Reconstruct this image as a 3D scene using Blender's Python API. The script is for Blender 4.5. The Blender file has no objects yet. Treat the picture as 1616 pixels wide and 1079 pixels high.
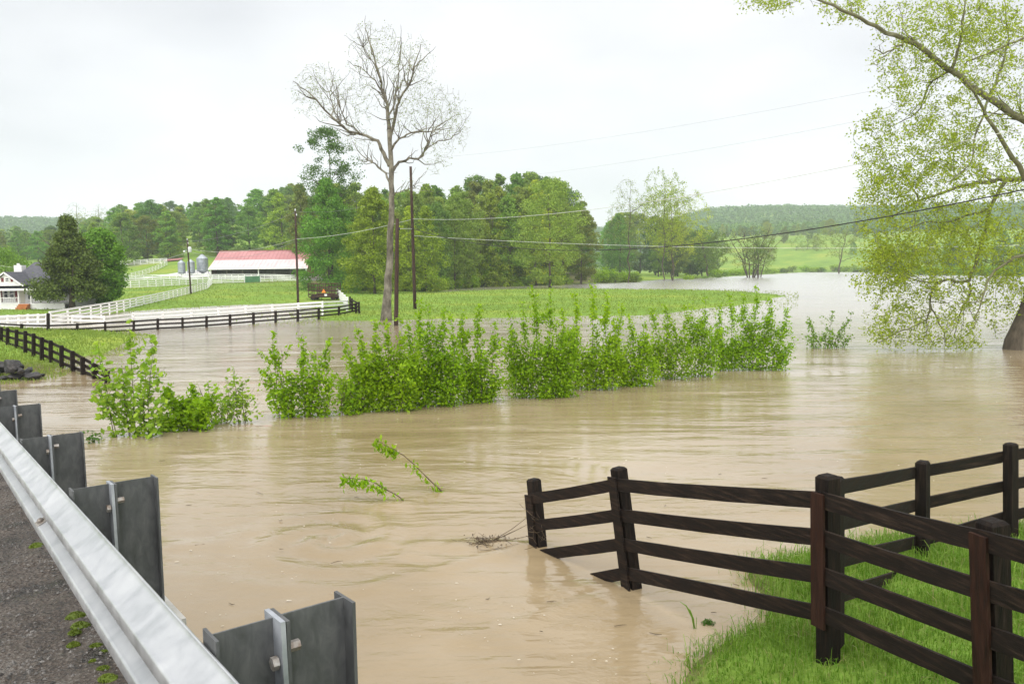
import bpy, math, random
import numpy as np
from mathutils import Vector, Matrix

S = bpy.context.scene
COL = S.collection
rnd = random.Random(7)
NR = np.random.default_rng(7)
R = math.radians

# ------------------------------------------------------------------ camera, sky, sun, exposure
F, CX, CY, H = 1256.9, 808.0, 539.5, 4.0
PITCH, ROLL = math.atan((539.5 - 424) / F), R(.7)

def ray(px, py):
    u, v = px - CX, py - CY
    c, s = math.cos(ROLL), math.sin(ROLL)
    u, v = u * c - v * s, u * s + v * c
    x, z = u / F, -v / F
    cp, sp = math.cos(PITCH), math.sin(PITCH)
    return np.array([x, cp + z * sp, -sp + z * cp])

CAM = np.array([0, 0, H])
def at_z(px, py, z=0.0):
    d = ray(px, py)
    return CAM + d * ((z - H) / d[2])
def at_y(px, py, Y):
    d = ray(px, py)
    return CAM + d * (Y / d[1])

cam = bpy.data.objects.new("camera", bpy.data.cameras.new("camera"))
COL.objects.link(cam)
fw = ray(CX, CY); rt = ray(CX + 1, CY) - fw; upv = fw - ray(CX, CY + 1)
fw, rt, upv = [a / np.linalg.norm(a) for a in (fw, rt, upv)]
M4 = Matrix.Identity(4)
for i in range(3):
    M4[i][0], M4[i][1], M4[i][2], M4[i][3] = rt[i], upv[i], -fw[i], CAM[i]
cam.matrix_world = M4
cam.data.lens, cam.data.sensor_width = 28, 36
cam.data.clip_start, cam.data.clip_end = .05, 20000
S.camera = cam

HAZE = .00025
SUN_EL, SUN_AZ = R(58), R(200)          # azimuth clockwise from +Y: behind and left of the camera
w = bpy.data.worlds.new("World"); S.world = w; w.use_nodes = True
nt = w.node_tree; nt.nodes.clear()
def wn(t, **k):
    n = nt.nodes.new(t)
    for a, b in k.items(): setattr(n, a, b)
    return n
sky = wn("ShaderNodeTexSky", sky_type='NISHITA', sun_disc=False)
sky.sun_elevation, sky.sun_rotation = SUN_EL, SUN_AZ
tc = wn("ShaderNodeTexCoord"); mp = wn("ShaderNodeMapping"); mp.inputs['Scale'].default_value = (1.0, 1.0, 2.6)
no = wn("ShaderNodeTexNoise"); no.inputs['Scale'].default_value = 2.2; no.inputs['Detail'].default_value = 5; no.inputs['Roughness'].default_value = .5
cr = wn("ShaderNodeValToRGB")
cr.color_ramp.elements[0].position = .36; cr.color_ramp.elements[0].color = (2.26, 2.27, 2.32, 1)
cr.color_ramp.elements[1].position = .68; cr.color_ramp.elements[1].color = (3.0, 2.99, 3.0, 1)
mx = wn("ShaderNodeMix", data_type='RGBA'); mx.inputs[0].default_value = .95
bg = wn("ShaderNodeBackground"); bg.inputs['Strength'].default_value = .1
out = wn("ShaderNodeOutputWorld")
L = nt.links.new
L(tc.outputs['Generated'], mp.inputs[0]); L(mp.outputs[0], no.inputs[0]); L(no.outputs[0], cr.inputs[0])
L(sky.outputs[0], mx.inputs[6]); L(cr.outputs[0], mx.inputs[7]); L(mx.outputs[2], bg.inputs[0]); L(bg.outputs[0], out.inputs[0])

sl = bpy.data.lights.new("sun", 'SUN'); sl.energy = 1.5; sl.angle = R(110); sl.color = (1, .97, .92)
sun = bpy.data.objects.new("sun", sl); COL.objects.link(sun)
sd = Vector((math.sin(SUN_AZ) * math.cos(SUN_EL), math.cos(SUN_AZ) * math.cos(SUN_EL), math.sin(SUN_EL)))
sun.rotation_euler = sd.to_track_quat('Z', 'Y').to_euler(); sun.location = (0, 0, 60)

S.view_settings.view_transform = 'Standard'; S.view_settings.look = 'None'
S.view_settings.exposure = 1.85; S.view_settings.gamma = 1; S.view_settings.use_curve_mapping = False
S.render.engine = 'CYCLES'
S.cycles.use_denoising = True
S.cycles.max_bounces = 6; S.cycles.diffuse_bounces = 3; S.cycles.glossy_bounces = 3; S.cycles.transmission_bounces = 3
S.cycles.volume_bounces = 1; S.cycles.sample_clamp_indirect = 6

# ------------------------------------------------------------------ materials
def mat(name):
    m = bpy.data.materials.new(name); m.use_nodes = True
    t = m.node_tree; t.nodes.clear()
    o = t.nodes.new("ShaderNodeOutputMaterial")
    def N(ty, **k):
        n = t.nodes.new(ty)
        for a, b in k.items():
            if a in n.bl_rna.properties: setattr(n, a, b)
            else: n.inputs[a].default_value = b
        return n
    return m, N, t.links.new, o

def ramp(N, stops):
    r = N("ShaderNodeValToRGB"); e = r.color_ramp.elements
    while len(e) < len(stops): e.new(.5)
    for q, (p, c) in zip(e, stops): q.position = p; q.color = (*c, 1)
    return r

def leaf_mat(name, c1, c2, trans=.35, tint=.25):
    m, N, K, o = mat(name)
    g = N("ShaderNodeNewGeometry"); oi = N("ShaderNodeObjectInfo")
    r = ramp(N, [(0, c1), (1, c2)]); K(g.outputs['Random Per Island'], r.inputs[0])
    hs = N("ShaderNodeHueSaturation")
    a = N("ShaderNodeMapRange"); a.inputs['To Min'].default_value = 1 - tint; a.inputs['To Max'].default_value = 1 + tint
    K(oi.outputs['Random'], a.inputs[0]); K(a.outputs[0], hs.inputs['Value'])
    b = N("ShaderNodeMapRange"); b.inputs['To Min'].default_value = .5 - .06 * tint; b.inputs['To Max'].default_value = .5 + .06 * tint
    mu = N("ShaderNodeMath", operation='MULTIPLY'); mu.inputs[1].default_value = 7.31
    fr = N("ShaderNodeMath", operation='FRACT'); K(oi.outputs['Random'], mu.inputs[0]); K(mu.outputs[0], fr.inputs[0]); K(fr.outputs[0], b.inputs[0])
    K(b.outputs[0], hs.inputs['Hue']); K(r.outputs[0], hs.inputs['Color'])
    p = N("ShaderNodeBsdfPrincipled", Roughness=.55); p.inputs['Specular IOR Level'].default_value = .25
    tr = N("ShaderNodeBsdfTranslucent"); mxs = N("ShaderNodeMixShader"); mxs.inputs[0].default_value = trans
    K(hs.outputs[0], p.inputs['Base Color']); K(hs.outputs[0], tr.inputs['Color'])
    K(p.outputs[0], mxs.inputs[1]); K(tr.outputs[0], mxs.inputs[2]); K(mxs.outputs[0], o.inputs[0])
    return m

def noise_mat(name, stops, scale=4, detail=6, rough=.8, bump=.2, bscale=None, metal=0, stretch=(1, 1, 1), spec=.3, bdist=.02, rough2=None, dist=0):
    m, N, K, o = mat(name)
    tcn = N("ShaderNodeTexCoord"); mpn = N("ShaderNodeMapping"); mpn.inputs['Scale'].default_value = stretch
    K(tcn.outputs['Object'], mpn.inputs[0])
    n = N("ShaderNodeTexNoise", Scale=scale, Detail=detail, Roughness=.62, Distortion=dist); K(mpn.outputs[0], n.inputs[0])
    r = ramp(N, stops); K(n.outputs[0], r.inputs[0])
    p = N("ShaderNodeBsdfPrincipled", Roughness=rough, Metallic=metal); p.inputs['Specular IOR Level'].default_value = spec
    K(r.outputs[0], p.inputs['Base Color'])
    if rough2 is not None:
        q = N("ShaderNodeMapRange"); q.inputs['From Min'].default_value = .35; q.inputs['From Max'].default_value = .65
        q.inputs['To Min'].default_value = rough; q.inputs['To Max'].default_value = rough2
        K(n.outputs[0], q.inputs[0]); K(q.outputs[0], p.inputs['Roughness'])
    if bump:
        n2 = N("ShaderNodeTexNoise", Scale=bscale or scale * 3, Detail=5, Roughness=.6); K(mpn.outputs[0], n2.inputs[0])
        b = N("ShaderNodeBump", Strength=bump, Distance=bdist); K(n2.outputs[0], b.inputs['Height']); K(b.outputs[0], p.inputs['Normal'])
    K(p.outputs[0], o.inputs[0])
    return m

MT = {}
MT['black_wood'] = noise_mat('black_wood', [(.3, (.005, .0038, .003)), (.5, (.013, .009, .007)), (.62, (.03, .02, .014)), (.8, (.06, .044, .034))], 2.2, 10, .6, .8, 7, stretch=(1.3, 1.3, 16), bdist=.008, rough2=.85, spec=.14)
MT['black_post'] = noise_mat('black_post_wood', [(.3, (.004, .003, .0026)), (.5, (.010, .007, .0055)), (.62, (.022, .015, .011)), (.8, (.05, .038, .03))], 2.2, 10, .6, .8, 7, stretch=(14, 14, 1.2), bdist=.008, rough2=.85, spec=.14)
MT['red_wood'] = noise_mat('red_brown_wood', [(.3, (.008, .005, .0035)), (.5, (.026, .011, .007)), (.8, (.055, .028, .018))], 2.2, 10, .6, .8, 9, stretch=(14, 14, 1.2), bdist=.006, rough2=.85, spec=.14)
MT['white_paint'] = noise_mat('white_paint', [(.3, (.66, .66, .64)), (.6, (.8, .8, .79))], 2, 4, .5, .05)
MT['pole_wood'] = noise_mat('creosote_wood', [(.3, (.018, .010, .008)), (.7, (.06, .032, .022))], 3, 6, .8, .4, 8, stretch=(4, 4, .6))
MT['sycamore_bark'] = noise_mat('mottled_bark', [(.32, (.05, .045, .03)), (.47, (.11, .10, .075)), (.62, (.21, .195, .15)), (.8, (.13, .125, .085))], 2.2, 6, .85, .5, 8, stretch=(1, 1, .6))
MT['bark'] = noise_mat('brown_bark', [(.3, (.035, .028, .02)), (.7, (.11, .09, .065))], 3, 6, .9, .6, 7, stretch=(2, 2, .5))
MT['twig'] = noise_mat('twig_bark', [(.3, (.15, .16, .095)), (.7, (.25, .26, .16))], 3, 4, .85, 0)
MT['mossy_bark'] = noise_mat('mossy_bark', [(.3, (.05, .05, .025)), (.5, (.12, .12, .06)), (.75, (.2, .2, .13))], 2.4, 6, .85, .5, 8)
MT['galv'] = noise_mat('galvanised_steel', [(.2, (.30, .305, .30)), (.36, (.46, .475, .485)), (.5, (.53, .54, .555)), (.75, (.60, .61, .615))], 7, 12, .36, .10, 60, metal=.85, bdist=.002, rough2=.5, dist=.3)
MT['dull_steel'] = noise_mat('weathered_steel', [(.2, (.06, .062, .062)), (.48, (.095, .099, .101)), (.8, (.15, .153, .15))], 17, 13, .5, .12, 60, metal=.35, bdist=.002, rough2=.72, stretch=(2, 2, .8), dist=.5)
MT['steel_edge'] = noise_mat('zinc_steel', [(.3, (.22, .24, .27)), (.7, (.45, .47, .5))], 8, 6, .45, .1, 40, metal=.5, bdist=.003, rough2=.65)
MT['bolt'] = noise_mat('rusty_bolt_steel', [(.35, (.16, .12, .09)), (.65, (.36, .35, .33))], 30, 4, .55, .2, 80, metal=.5, bdist=.002)
MT['concrete'] = noise_mat('old_concrete', [(.3, (.22, .22, .2)), (.7, (.42, .41, .38))], 5, 7, .85, .3, 30)
MT['rock'] = noise_mat('wet_rock', [(.3, (.012, .012, .013)), (.55, (.04, .038, .038)), (.8, (.11, .10, .10))], 2.6, 8, .38, .7, 6, bdist=.05, rough2=.7)
MT['stick'] = noise_mat('dead_stick', [(.3, (.05, .035, .022)), (.7, (.14, .10, .06))], 8, 4, .85, 0)
MT['wire_pale'] = noise_mat('aluminium_wire', [(.3, (.45, .46, .44)), (.7, (.6, .61, .58))], 2, 2, .45, 0, metal=.3)
MT['wire_dark'] = noise_mat('black_cable', [(.3, (.012, .013, .013)), (.7, (.025, .026, .026))], 2, 2, .5, 0)
MT['wire_grey'] = noise_mat('grey_wire', [(.3, (.20, .20, .21)), (.7, (.3, .3, .31))], 2, 2, .6, 0, metal=.2)
MT['bin_steel'] = noise_mat('bin_steel', [(.3, (.22, .25, .28)), (.7, (.38, .41, .44))], 1.2, 5, .45, .1, metal=.5)
MT['red_roof'] = noise_mat('faded_red_roof', [(.3, (.33, .13, .135)), (.7, (.41, .20, .20))], .35, 5, .5, 0)
MT['pink_roof'] = noise_mat('bleached_pink_roof', [(.3, (.55, .36, .37)), (.7, (.66, .49, .49))], .35, 5, .45, 0)
MT['barn_wood'] = noise_mat('barn_boards', [(.3, (.05, .045, .04)), (.7, (.14, .125, .11))], 1, 5, .85, .2, stretch=(4, 1, 1))
MT['barn_red'] = noise_mat('barn_red', [(.3, (.16, .03, .025)), (.7, (.24, .05, .04))], 1, 5, .75, .1)
MT['shingle'] = noise_mat('slate_shingles', [(.3, (.045, .047, .056)), (.7, (.10, .10, .118))], 3, 8, .8, .3, 12)
MT['house_white'] = noise_mat('white_siding', [(.3, (.68, .67, .66)), (.7, (.8, .79, .78))], 1.5, 3, .6, .05)
MT['cream'] = noise_mat('cream_door', [(.3, (.6, .56, .46)), (.7, (.66, .62, .52))], 1.5, 3, .6, 0)
MT['shutter'] = noise_mat('dark_red_shutter', [(.3, (.13, .02, .022)), (.7, (.2, .035, .035))], 3, 3, .6, 0)
MT['orange_wood'] = noise_mat('orange_wood', [(.3, (.30, .10, .03)), (.7, (.42, .17, .05))], 3, 3, .7, .1)
MT['rust'] = noise_mat('rusty_metal', [(.3, (.03, .018, .013)), (.7, (.085, .045, .03))], 4, 6, .85, .3)
MT['orange'] = noise_mat('orange_sign', [(.3, (.75, .18, .02)), (.7, (.85, .25, .03))], 2, 2, .5, 0)
MT['rubber'] = noise_mat('tyre_rubber', [(.3, (.015, .015, .015)), (.7, (.03, .03, .03))], 4, 3, .8, 0)
MT['gate_green'] = noise_mat('green_gate_paint', [(.3, (.06, .19, .09)), (.7, (.1, .27, .13))], 1, 4, .6, .1)
MT['drive'] = noise_mat('pale_gravel', [(.3, (.36, .36, .36)), (.7, (.55, .54, .53))], .5, 6, .9, .2)
MT['porcelain'] = noise_mat('pale_porcelain', [(.3, (.5, .52, .54)), (.7, (.62, .64, .66))], 2, 2, .4, 0)
m, N, K, o = mat('window_glass')
p = N("ShaderNodeBsdfPrincipled", Roughness=.06); p.inputs['Base Color'].default_value = (.015, .02, .025, 1); K(p.outputs[0], o.inputs[0]); MT['glass'] = m

MT['leaf_fresh'] = leaf_mat('leaf_fresh_green', (.10, .22, .012), (.22, .38, .02), .45, .05)
MT['foam'] = noise_mat('foam', [(.3, (.42, .37, .28)), (.7, (.56, .51, .42))], 8, 3, .8, 0)
MT['leaf_bright'] = leaf_mat('leaf_bright_green', (.17, .32, .004), (.32, .50, .010), .5, .08)
MT['leaf_pale'] = leaf_mat('leaf_pale_green', (.17, .33, .02), (.34, .50, .045), .48, .08)
MT['leaf_syc'] = leaf_mat('leaf_yellow_green', (.21, .29, .018), (.42, .50, .045), .5, .05)
MT['leaf_shrubdark'] = leaf_mat('leaf_mid_shrub', (.05, .13, .02), (.11, .21, .03), .4, .05)
MT['crown_green'] = leaf_mat('crown_mid_green', (.10, .215, .02), (.22, .37, .035), .42, .3)
MT['crown_yellow'] = leaf_mat('crown_yellow_green', (.18, .27, .012), (.34, .45, .026), .38, .25)
MT['crown_olive'] = leaf_mat('crown_olive', (.15, .22, .026), (.28, .36, .05), .42, .3)
MT['crown_dark'] = leaf_mat('crown_dark_green', (.055, .125, .018), (.115, .21, .028), .3, .25)
MT['crown_maple'] = leaf_mat('crown_maple', (.085, .22, .015), (.20, .39, .03), .4, .05)
MT['crown_cedar'] = leaf_mat('crown_cedar', (.05, .085, .008), (.115, .165, .02), .25, .05)
MT['crown_far'] = leaf_mat('crown_far', (.08, .165, .035), (.15, .25, .05), .3, .2)
MT['bud'] = leaf_mat('leaf_bud', (.13, .19, .025), (.27, .35, .06), .4, .05)
MT['grass_blade'] = leaf_mat('grass_blade', (.10, .23, .014), (.23, .39, .035), .42, .03)
MT['grass_far'] = leaf_mat('grass_field_blade', (.14, .22, .03), (.24, .31, .05), .4, .03)
MT['moss'] = leaf_mat('moss', (.07, .11, .012), (.16, .2, .025), .2, .1)

_r = [q for q in MT['grass_blade'].node_tree.nodes if q.type == 'VALTORGB'][0].color_ramp
_e = _r.elements.new(.9); _e.color = (.22, .34, .05, 1); _r.elements[-1].color = (.36, .33, .15, 1); _e = _r.elements.new(.95); _e.color = (.30, .32, .10, 1)
# ground
m, N, K, o = mat('ground_grass')
tcn = N("ShaderNodeTexCoord")
n1 = N("ShaderNodeTexNoise", Scale=.055, Detail=7, Roughness=.65); K(tcn.outputs['Object'], n1.inputs[0])
n2 = N("ShaderNodeTexNoise", Scale=1.7, Detail=6, Roughness=.7); K(tcn.outputs['Object'], n2.inputs[0])
r1 = ramp(N, [(.3, (.11, .20, .03)), (.5, (.165, .27, .042)), (.66, (.24, .30, .045)), (.8, (.18, .25, .06))]); K(n1.outputs[0], r1.inputs[0])
r2 = ramp(N, [(.28, (.55, .5, .45)), (.55, (1, 1, 1)), (.75, (1.2, 1.12, 1))]); K(n2.outputs[0], r2.inputs[0])
mm = N("ShaderNodeMix", data_type='RGBA', blend_type='MULTIPLY'); mm.inputs[0].default_value = 1
K(r1.outputs[0], mm.inputs[6]); K(r2.outputs[0], mm.inputs[7])
# bare earth: attribute 'bare'
at = N("ShaderNodeAttribute", attribute_name='bare'); soil = ramp(N, [(.3, (.06, .05, .025)), (.7, (.14, .11, .06))]); K(n2.outputs[0], soil.inputs[0])
m2 = N("ShaderNodeMix", data_type='RGBA'); K(at.outputs['Fac'], m2.inputs[0]); K(mm.outputs[2], m2.inputs[6]); K(soil.outputs[0], m2.inputs[7])
p = N("ShaderNodeBsdfPrincipled", Roughness=.95); p.inputs['Specular IOR Level'].default_value = .1
K(m2.outputs[2], p.inputs['Base Color'])
b = N("ShaderNodeBump", Strength=.6, Distance=.15); K(n2.outputs[0], b.inputs['Height']); K(b.outputs[0], p.inputs['Normal'])
K(p.outputs[0], o.inputs[0]); MT['ground'] = m

# muddy water
m, N, K, o = mat('muddy_water')
tcn = N("ShaderNodeTexCoord")
def wnz(scale, sx, sy, det, rot=0, dist=0.):
    q = N("ShaderNodeMapping"); q.inputs['Scale'].default_value = (sx, sy, 1); q.inputs['Rotation'].default_value = (0, 0, R(rot))
    n = N("ShaderNodeTexNoise", Scale=scale, Detail=det, Roughness=.55, Distortion=dist)
    K(tcn.outputs['Object'], q.inputs[0]); K(q.outputs[0], n.inputs[0]); return n
wa = wnz(.9, .55, 1.2, 3, 12, .6); wb = wnz(4.5, .6, 1.2, 4, -8, .5); wc = wnz(.11, 1, .6, 5, 20, 1.2); wd = wnz(.35, .25, 1.3, 4, 14, 1.0)
s1 = N("ShaderNodeMath", operation='MULTIPLY'); s1.inputs[1].default_value = .42; K(wb.outputs[0], s1.inputs[0])
s2 = N("ShaderNodeMath", operation='ADD'); K(wa.outputs[0], s2.inputs[0]); K(s1.outputs[0], s2.inputs[1])
# calm and choppy areas
cm = N("ShaderNodeMapRange"); cm.inputs['From Min'].default_value = .35; cm.inputs['From Max'].default_value = .65; cm.inputs['To Min'].default_value = .15; cm.inputs['To Max'].default_value = 1.0
K(wd.outputs[0], cm.inputs[0])
s3 = N("ShaderNodeMath", operation='MULTIPLY'); K(s2.outputs[0], s3.inputs[0]); K(cm.outputs[0], s3.inputs[1])
bw = N("ShaderNodeBump", Strength=.65, Distance=.10); K(s3.outputs[0], bw.inputs['Height'])
rw = ramp(N, [(.3, (.195, .142, .070)), (.5, (.275, .210, .122)), (.7, (.34, .275, .182))]); K(wc.outputs[0], rw.inputs[0])
wl = N("ShaderNodeVectorMath", operation='LENGTH'); K(tcn.outputs['Object'], wl.inputs[0])
wr_ = N("ShaderNodeMapRange"); wr_.inputs['From Min'].default_value = 30; wr_.inputs['From Max'].default_value = 75; wr_.inputs['To Min'].default_value = .07; wr_.inputs['To Max'].default_value = .24
K(wl.outputs['Value'], wr_.inputs[0])
df = N("ShaderNodeBsdfDiffuse"); K(rw.outputs[0], df.inputs['Color']); K(bw.outputs[0], df.inputs['Normal'])
gl = N("ShaderNodeBsdfGlossy"); gl.inputs['Color'].default_value = (.97, .97, .97, 1); K(wr_.outputs[0], gl.inputs['Roughness']); K(bw.outputs[0], gl.inputs['Normal'])
f1 = N("ShaderNodeFresnel", IOR=1.6); f2 = N("ShaderNodeFresnel", IOR=1.6); K(bw.outputs[0], f2.inputs['Normal'])
fm = N("ShaderNodeMix", data_type='FLOAT'); fm.inputs[0].default_value = .35; K(f1.outputs[0], fm.inputs[2]); K(f2.outputs[0], fm.inputs[3])
ms = N("ShaderNodeMixShader"); K(fm.outputs[0], ms.inputs[0]); K(df.outputs[0], ms.inputs[1]); K(gl.outputs[0], ms.inputs[2]); K(ms.outputs[0], o.inputs[0]); MT['water'] = m

# wet asphalt shoulder
m, N, K, o = mat('wet_gravel_road')
tcn = N("ShaderNodeTexCoord")
n1 = N("ShaderNodeTexNoise", Scale=2.2, Detail=6, Roughness=.6); n2 = N("ShaderNodeTexVoronoi", Scale=42); n3 = N("ShaderNodeTexNoise", Scale=60, Detail=5, Roughness=.7)
for q in (n1, n2, n3): K(tcn.outputs['Object'], q.inputs['Vector'])
r1 = ramp(N, [(.36, (.012, .010, .009)), (.46, (.038, .033, .028)), (.54, (.085, .062, .044)), (.64, (.20, .185, .165))])
ad = N("ShaderNodeMath", operation='MULTIPLY_ADD'); ad.inputs[1].default_value = .55; K(n3.outputs[0], ad.inputs[0])
sc = N("ShaderNodeMath", operation='MULTIPLY'); sc.inputs[1].default_value = .5; K(n1.outputs[0], sc.inputs[0]); K(sc.outputs[0], ad.inputs[2])
K(ad.outputs[0], r1.inputs[0])
p = N("ShaderNodeBsdfPrincipled"); K(r1.outputs[0], p.inputs['Base Color'])
q = N("ShaderNodeMapRange"); q.inputs['From Min'].default_value = .38; q.inputs['From Max'].default_value = .6; q.inputs['To Min'].default_value = .18; q.inputs['To Max'].default_value = .7
K(n1.outputs[0], q.inputs[0]); K(q.outputs[0], p.inputs['Roughness'])
bb = N("ShaderNodeMath", operation='ADD'); K(n2.outputs['Distance'], bb.inputs[0]); K(n3.outputs[0], bb.inputs[1])
b = N("ShaderNodeBump", Strength=1.0, Distance=.03); K(bb.outputs[0], b.inputs['Height']); K(b.outputs[0], p.inputs['Normal'])
K(p.outputs[0], o.inputs[0]); MT['road'] = m
MT['pebble'] = leaf_mat('pebble', (.03, .028, .026), (.17, .16, .15), 0., 0)

# ------------------------------------------------------------------ mesh helpers
def mesh_np(name, V, quads=None, tris=None, smooth=False):
    V = np.asarray(V, dtype=np.float32).reshape(-1, 3)
    me = bpy.data.meshes.new(name)
    me.vertices.add(len(V)); me.vertices.foreach_set('co', V.ravel())
    li, st, n = [], [], 0
    if quads is not None and len(quads):
        q = np.asarray(quads, dtype=np.int32).reshape(-1, 4); li.append(q.ravel()); st.append(np.arange(len(q)) * 4); n = len(q) * 4
    if tris is not None and len(tris):
        t = np.asarray(tris, dtype=np.int32).reshape(-1, 3); li.append(t.ravel()); st.append(np.arange(len(t)) * 3 + n)
    li = np.concatenate(li); st = np.concatenate(st).astype(np.int32)
    me.loops.add(len(li)); me.loops.foreach_set('vertex_index', li)
    me.polygons.add(len(st)); me.polygons.foreach_set('loop_start', st)
    me.update(calc_edges=True)
    me.polygons.foreach_set('use_smooth', np.full(len(st), bool(smooth)))
    me.validate()
    return me

def link(name, me, m, parent=None, loc=None):
    ob = bpy.data.objects.new(name, me); COL.objects.link(ob)
    if m is not None and not me.materials: me.materials.append(m if not isinstance(m, str) else MT[m])
    if parent is not None: ob.parent = parent
    if loc is not None: ob.location = loc
    return ob

def tag(ob, label=None, cat=None, group=None, kind=None):
    if label: ob['label'] = label
    if cat: ob['category'] = cat
    if group: ob['group'] = group
    if kind: ob['kind'] = kind
    return ob

def thing(name, label, cat, loc=(0, 0, 0), rz=0, group=None):
    ob = bpy.data.objects.new(name, None); COL.objects.link(ob)
    ob.empty_display_size = .2
    ob.location = tuple(loc); ob.rotation_euler = (0, 0, rz)
    return tag(ob, label, cat, group)

def copy_tree(ob, parent=None):
    c = ob.copy(); COL.objects.link(c)
    if parent is not None: c.parent = parent
    for ch in list(ob.children): copy_tree(ch, c)
    return c

class MB:
    def __init__(s): s.V, s.Q, s.T, s.n = [], [], [], 0
    def add(s, V, Q=None, T=None):
        V = np.asarray(V, float).reshape(-1, 3); s.V.append(V)
        if Q is not None and len(Q): s.Q.append(np.asarray(Q, int).reshape(-1, 4) + s.n)
        if T is not None and len(T): s.T.append(np.asarray(T, int).reshape(-1, 3) + s.n)
        s.n += len(V); return s
    def box(s, x0, x1, y0, y1, z0, z1):
        V = [(x, y, z) for z in (z0, z1) for x, y in ((x0, y0), (x1, y0), (x1, y1), (x0, y1))]
        return s.add(V, [(3, 2, 1, 0), (4, 5, 6, 7), (0, 1, 5, 4), (1, 2, 6, 5), (2, 3, 7, 6), (3, 0, 4, 7)])
    def beam(s, A, B, wid, hei, up=(0, 0, 1), bev=0):
        A, B = np.asarray(A, float), np.asarray(B, float); d = B - A; d /= np.linalg.norm(d)
        sd_ = np.cross(d, np.asarray(up, float)); sd_ /= np.linalg.norm(sd_); u = np.cross(sd_, d)
        V = [P + sd_ * a * wid / 2 + u * c * hei / 2 for P in (A, B) for a, c in ((-1, -1), (1, -1), (1, 1), (-1, 1))]
        return s.add(V, [(3, 2, 1, 0), (4, 5, 6, 7), (0, 1, 5, 4), (1, 2, 6, 5), (2, 3, 7, 6), (3, 0, 4, 7)])
    def tube(s, P, rad, k=6, cap=True):
        P = np.asarray(P, float); n = len(P)
        rad = np.broadcast_to(np.asarray(rad, float), (n,)) if np.ndim(rad) == 0 else np.asarray(rad, float)
        T = np.gradient(P, axis=0); T /= np.linalg.norm(T, axis=1)[:, None] + 1e-9
        m_ = T.mean(0); ref = np.eye(3)[np.argmin(np.abs(m_))]
        a = np.cross(T, ref); a /= np.linalg.norm(a, axis=1)[:, None] + 1e-9; b_ = np.cross(T, a)
        th = np.arange(k) * 2 * math.pi / k
        V = P[:, None] + rad[:, None, None] * (np.cos(th)[None, :, None] * a[:, None] + np.sin(th)[None, :, None] * b_[:, None])
        i = np.arange(n - 1)[:, None] * k; j = np.arange(k)[None]; j2 = (j + 1) % k
        Q = np.stack([i + j, i + j2, i + k + j2, i + k + j], -1).reshape(-1, 4)
        Tt = []
        V = V.reshape(-1, 3)
        if cap:
            V = np.vstack([V, P[0], P[-1]]); c0, c1 = n * k, n * k + 1
            for q in range(k): Tt += [(c0, (q + 1) % k, q), (c1, (n - 1) * k + q, (n - 1) * k + (q + 1) % k)]
        return s.add(V, Q, Tt)
    def poly(s, pts):
        n = len(pts)
        return s.add(pts, None, [(0, i, i + 1) for i in range(1, n - 1)]) if n != 4 else s.add(pts, [(0, 1, 2, 3)])
    def slab(s, pts, t):           # quad given a thickness along its normal (downwards)
        P = np.asarray(pts, float); nn = np.cross(P[1] - P[0], P[2] - P[0]); nn /= np.linalg.norm(nn)
        V = np.vstack([P, P - nn * t])
        return s.add(V, [(0, 1, 2, 3), (7, 6, 5, 4), (0, 4, 5, 1), (1, 5, 6, 2), (2, 6, 7, 3), (3, 7, 4, 0)])
    def mesh(s, name, smooth=False):
        return mesh_np(name, np.vstack(s.V), np.vstack(s.Q) if s.Q else None, np.vstack(s.T) if s.T else None, smooth)
    def build(s, name, m, parent=None, smooth=False, origin=None):
        if origin is not None: s.V = [v - np.asarray(origin, float) for v in s.V]
        return link(name, s.mesh(name, smooth), m, parent)

def unit(v): return v / (np.linalg.norm(v, axis=-1, keepdims=True) + 1e-9)

def leaf_arrays(P, size, rng, up=.35, aspect=.55, droop=0., outward=None):
    """bent diamond leaves at the points P"""
    n = len(P); size = np.broadcast_to(size, (n,)) * rng.uniform(.65, 1.25, n)
    nrm = rng.normal(size=(n, 3)); nrm[:, 2] += up * 2
    if outward is not None: nrm += outward * 1.4
    nrm = unit(nrm)
    t = rng.normal(size=(n, 3)); t[:, 2] -= droop * 2
    t = unit(t - nrm * (t * nrm).sum(1)[:, None]); b_ = np.cross(nrm, t)
    L_ = size[:, None]
    bend = nrm * L_ * rng.uniform(-.2, .25, n)[:, None]
    V = np.stack([P - t * L_ * .5, P + b_ * L_ * aspect * .5 + bend * .6, P + t * L_ * .5, P - b_ * L_ * aspect * .5 + bend * .6], 1).reshape(-1, 3)
    return V, np.arange(n * 4).reshape(-1, 4)

def leaves_mesh(name, P, size, rng, **k):
    V, Q = leaf_arrays(np.asarray(P), size, rng, **k)
    return mesh_np(name, V, Q)

# ------------------------------------------------------------------ terrain
def seg_poly(picks): return np.array([(at_z(*q)[:2] if len(q) == 2 else q[:2]) for q in picks])

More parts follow.
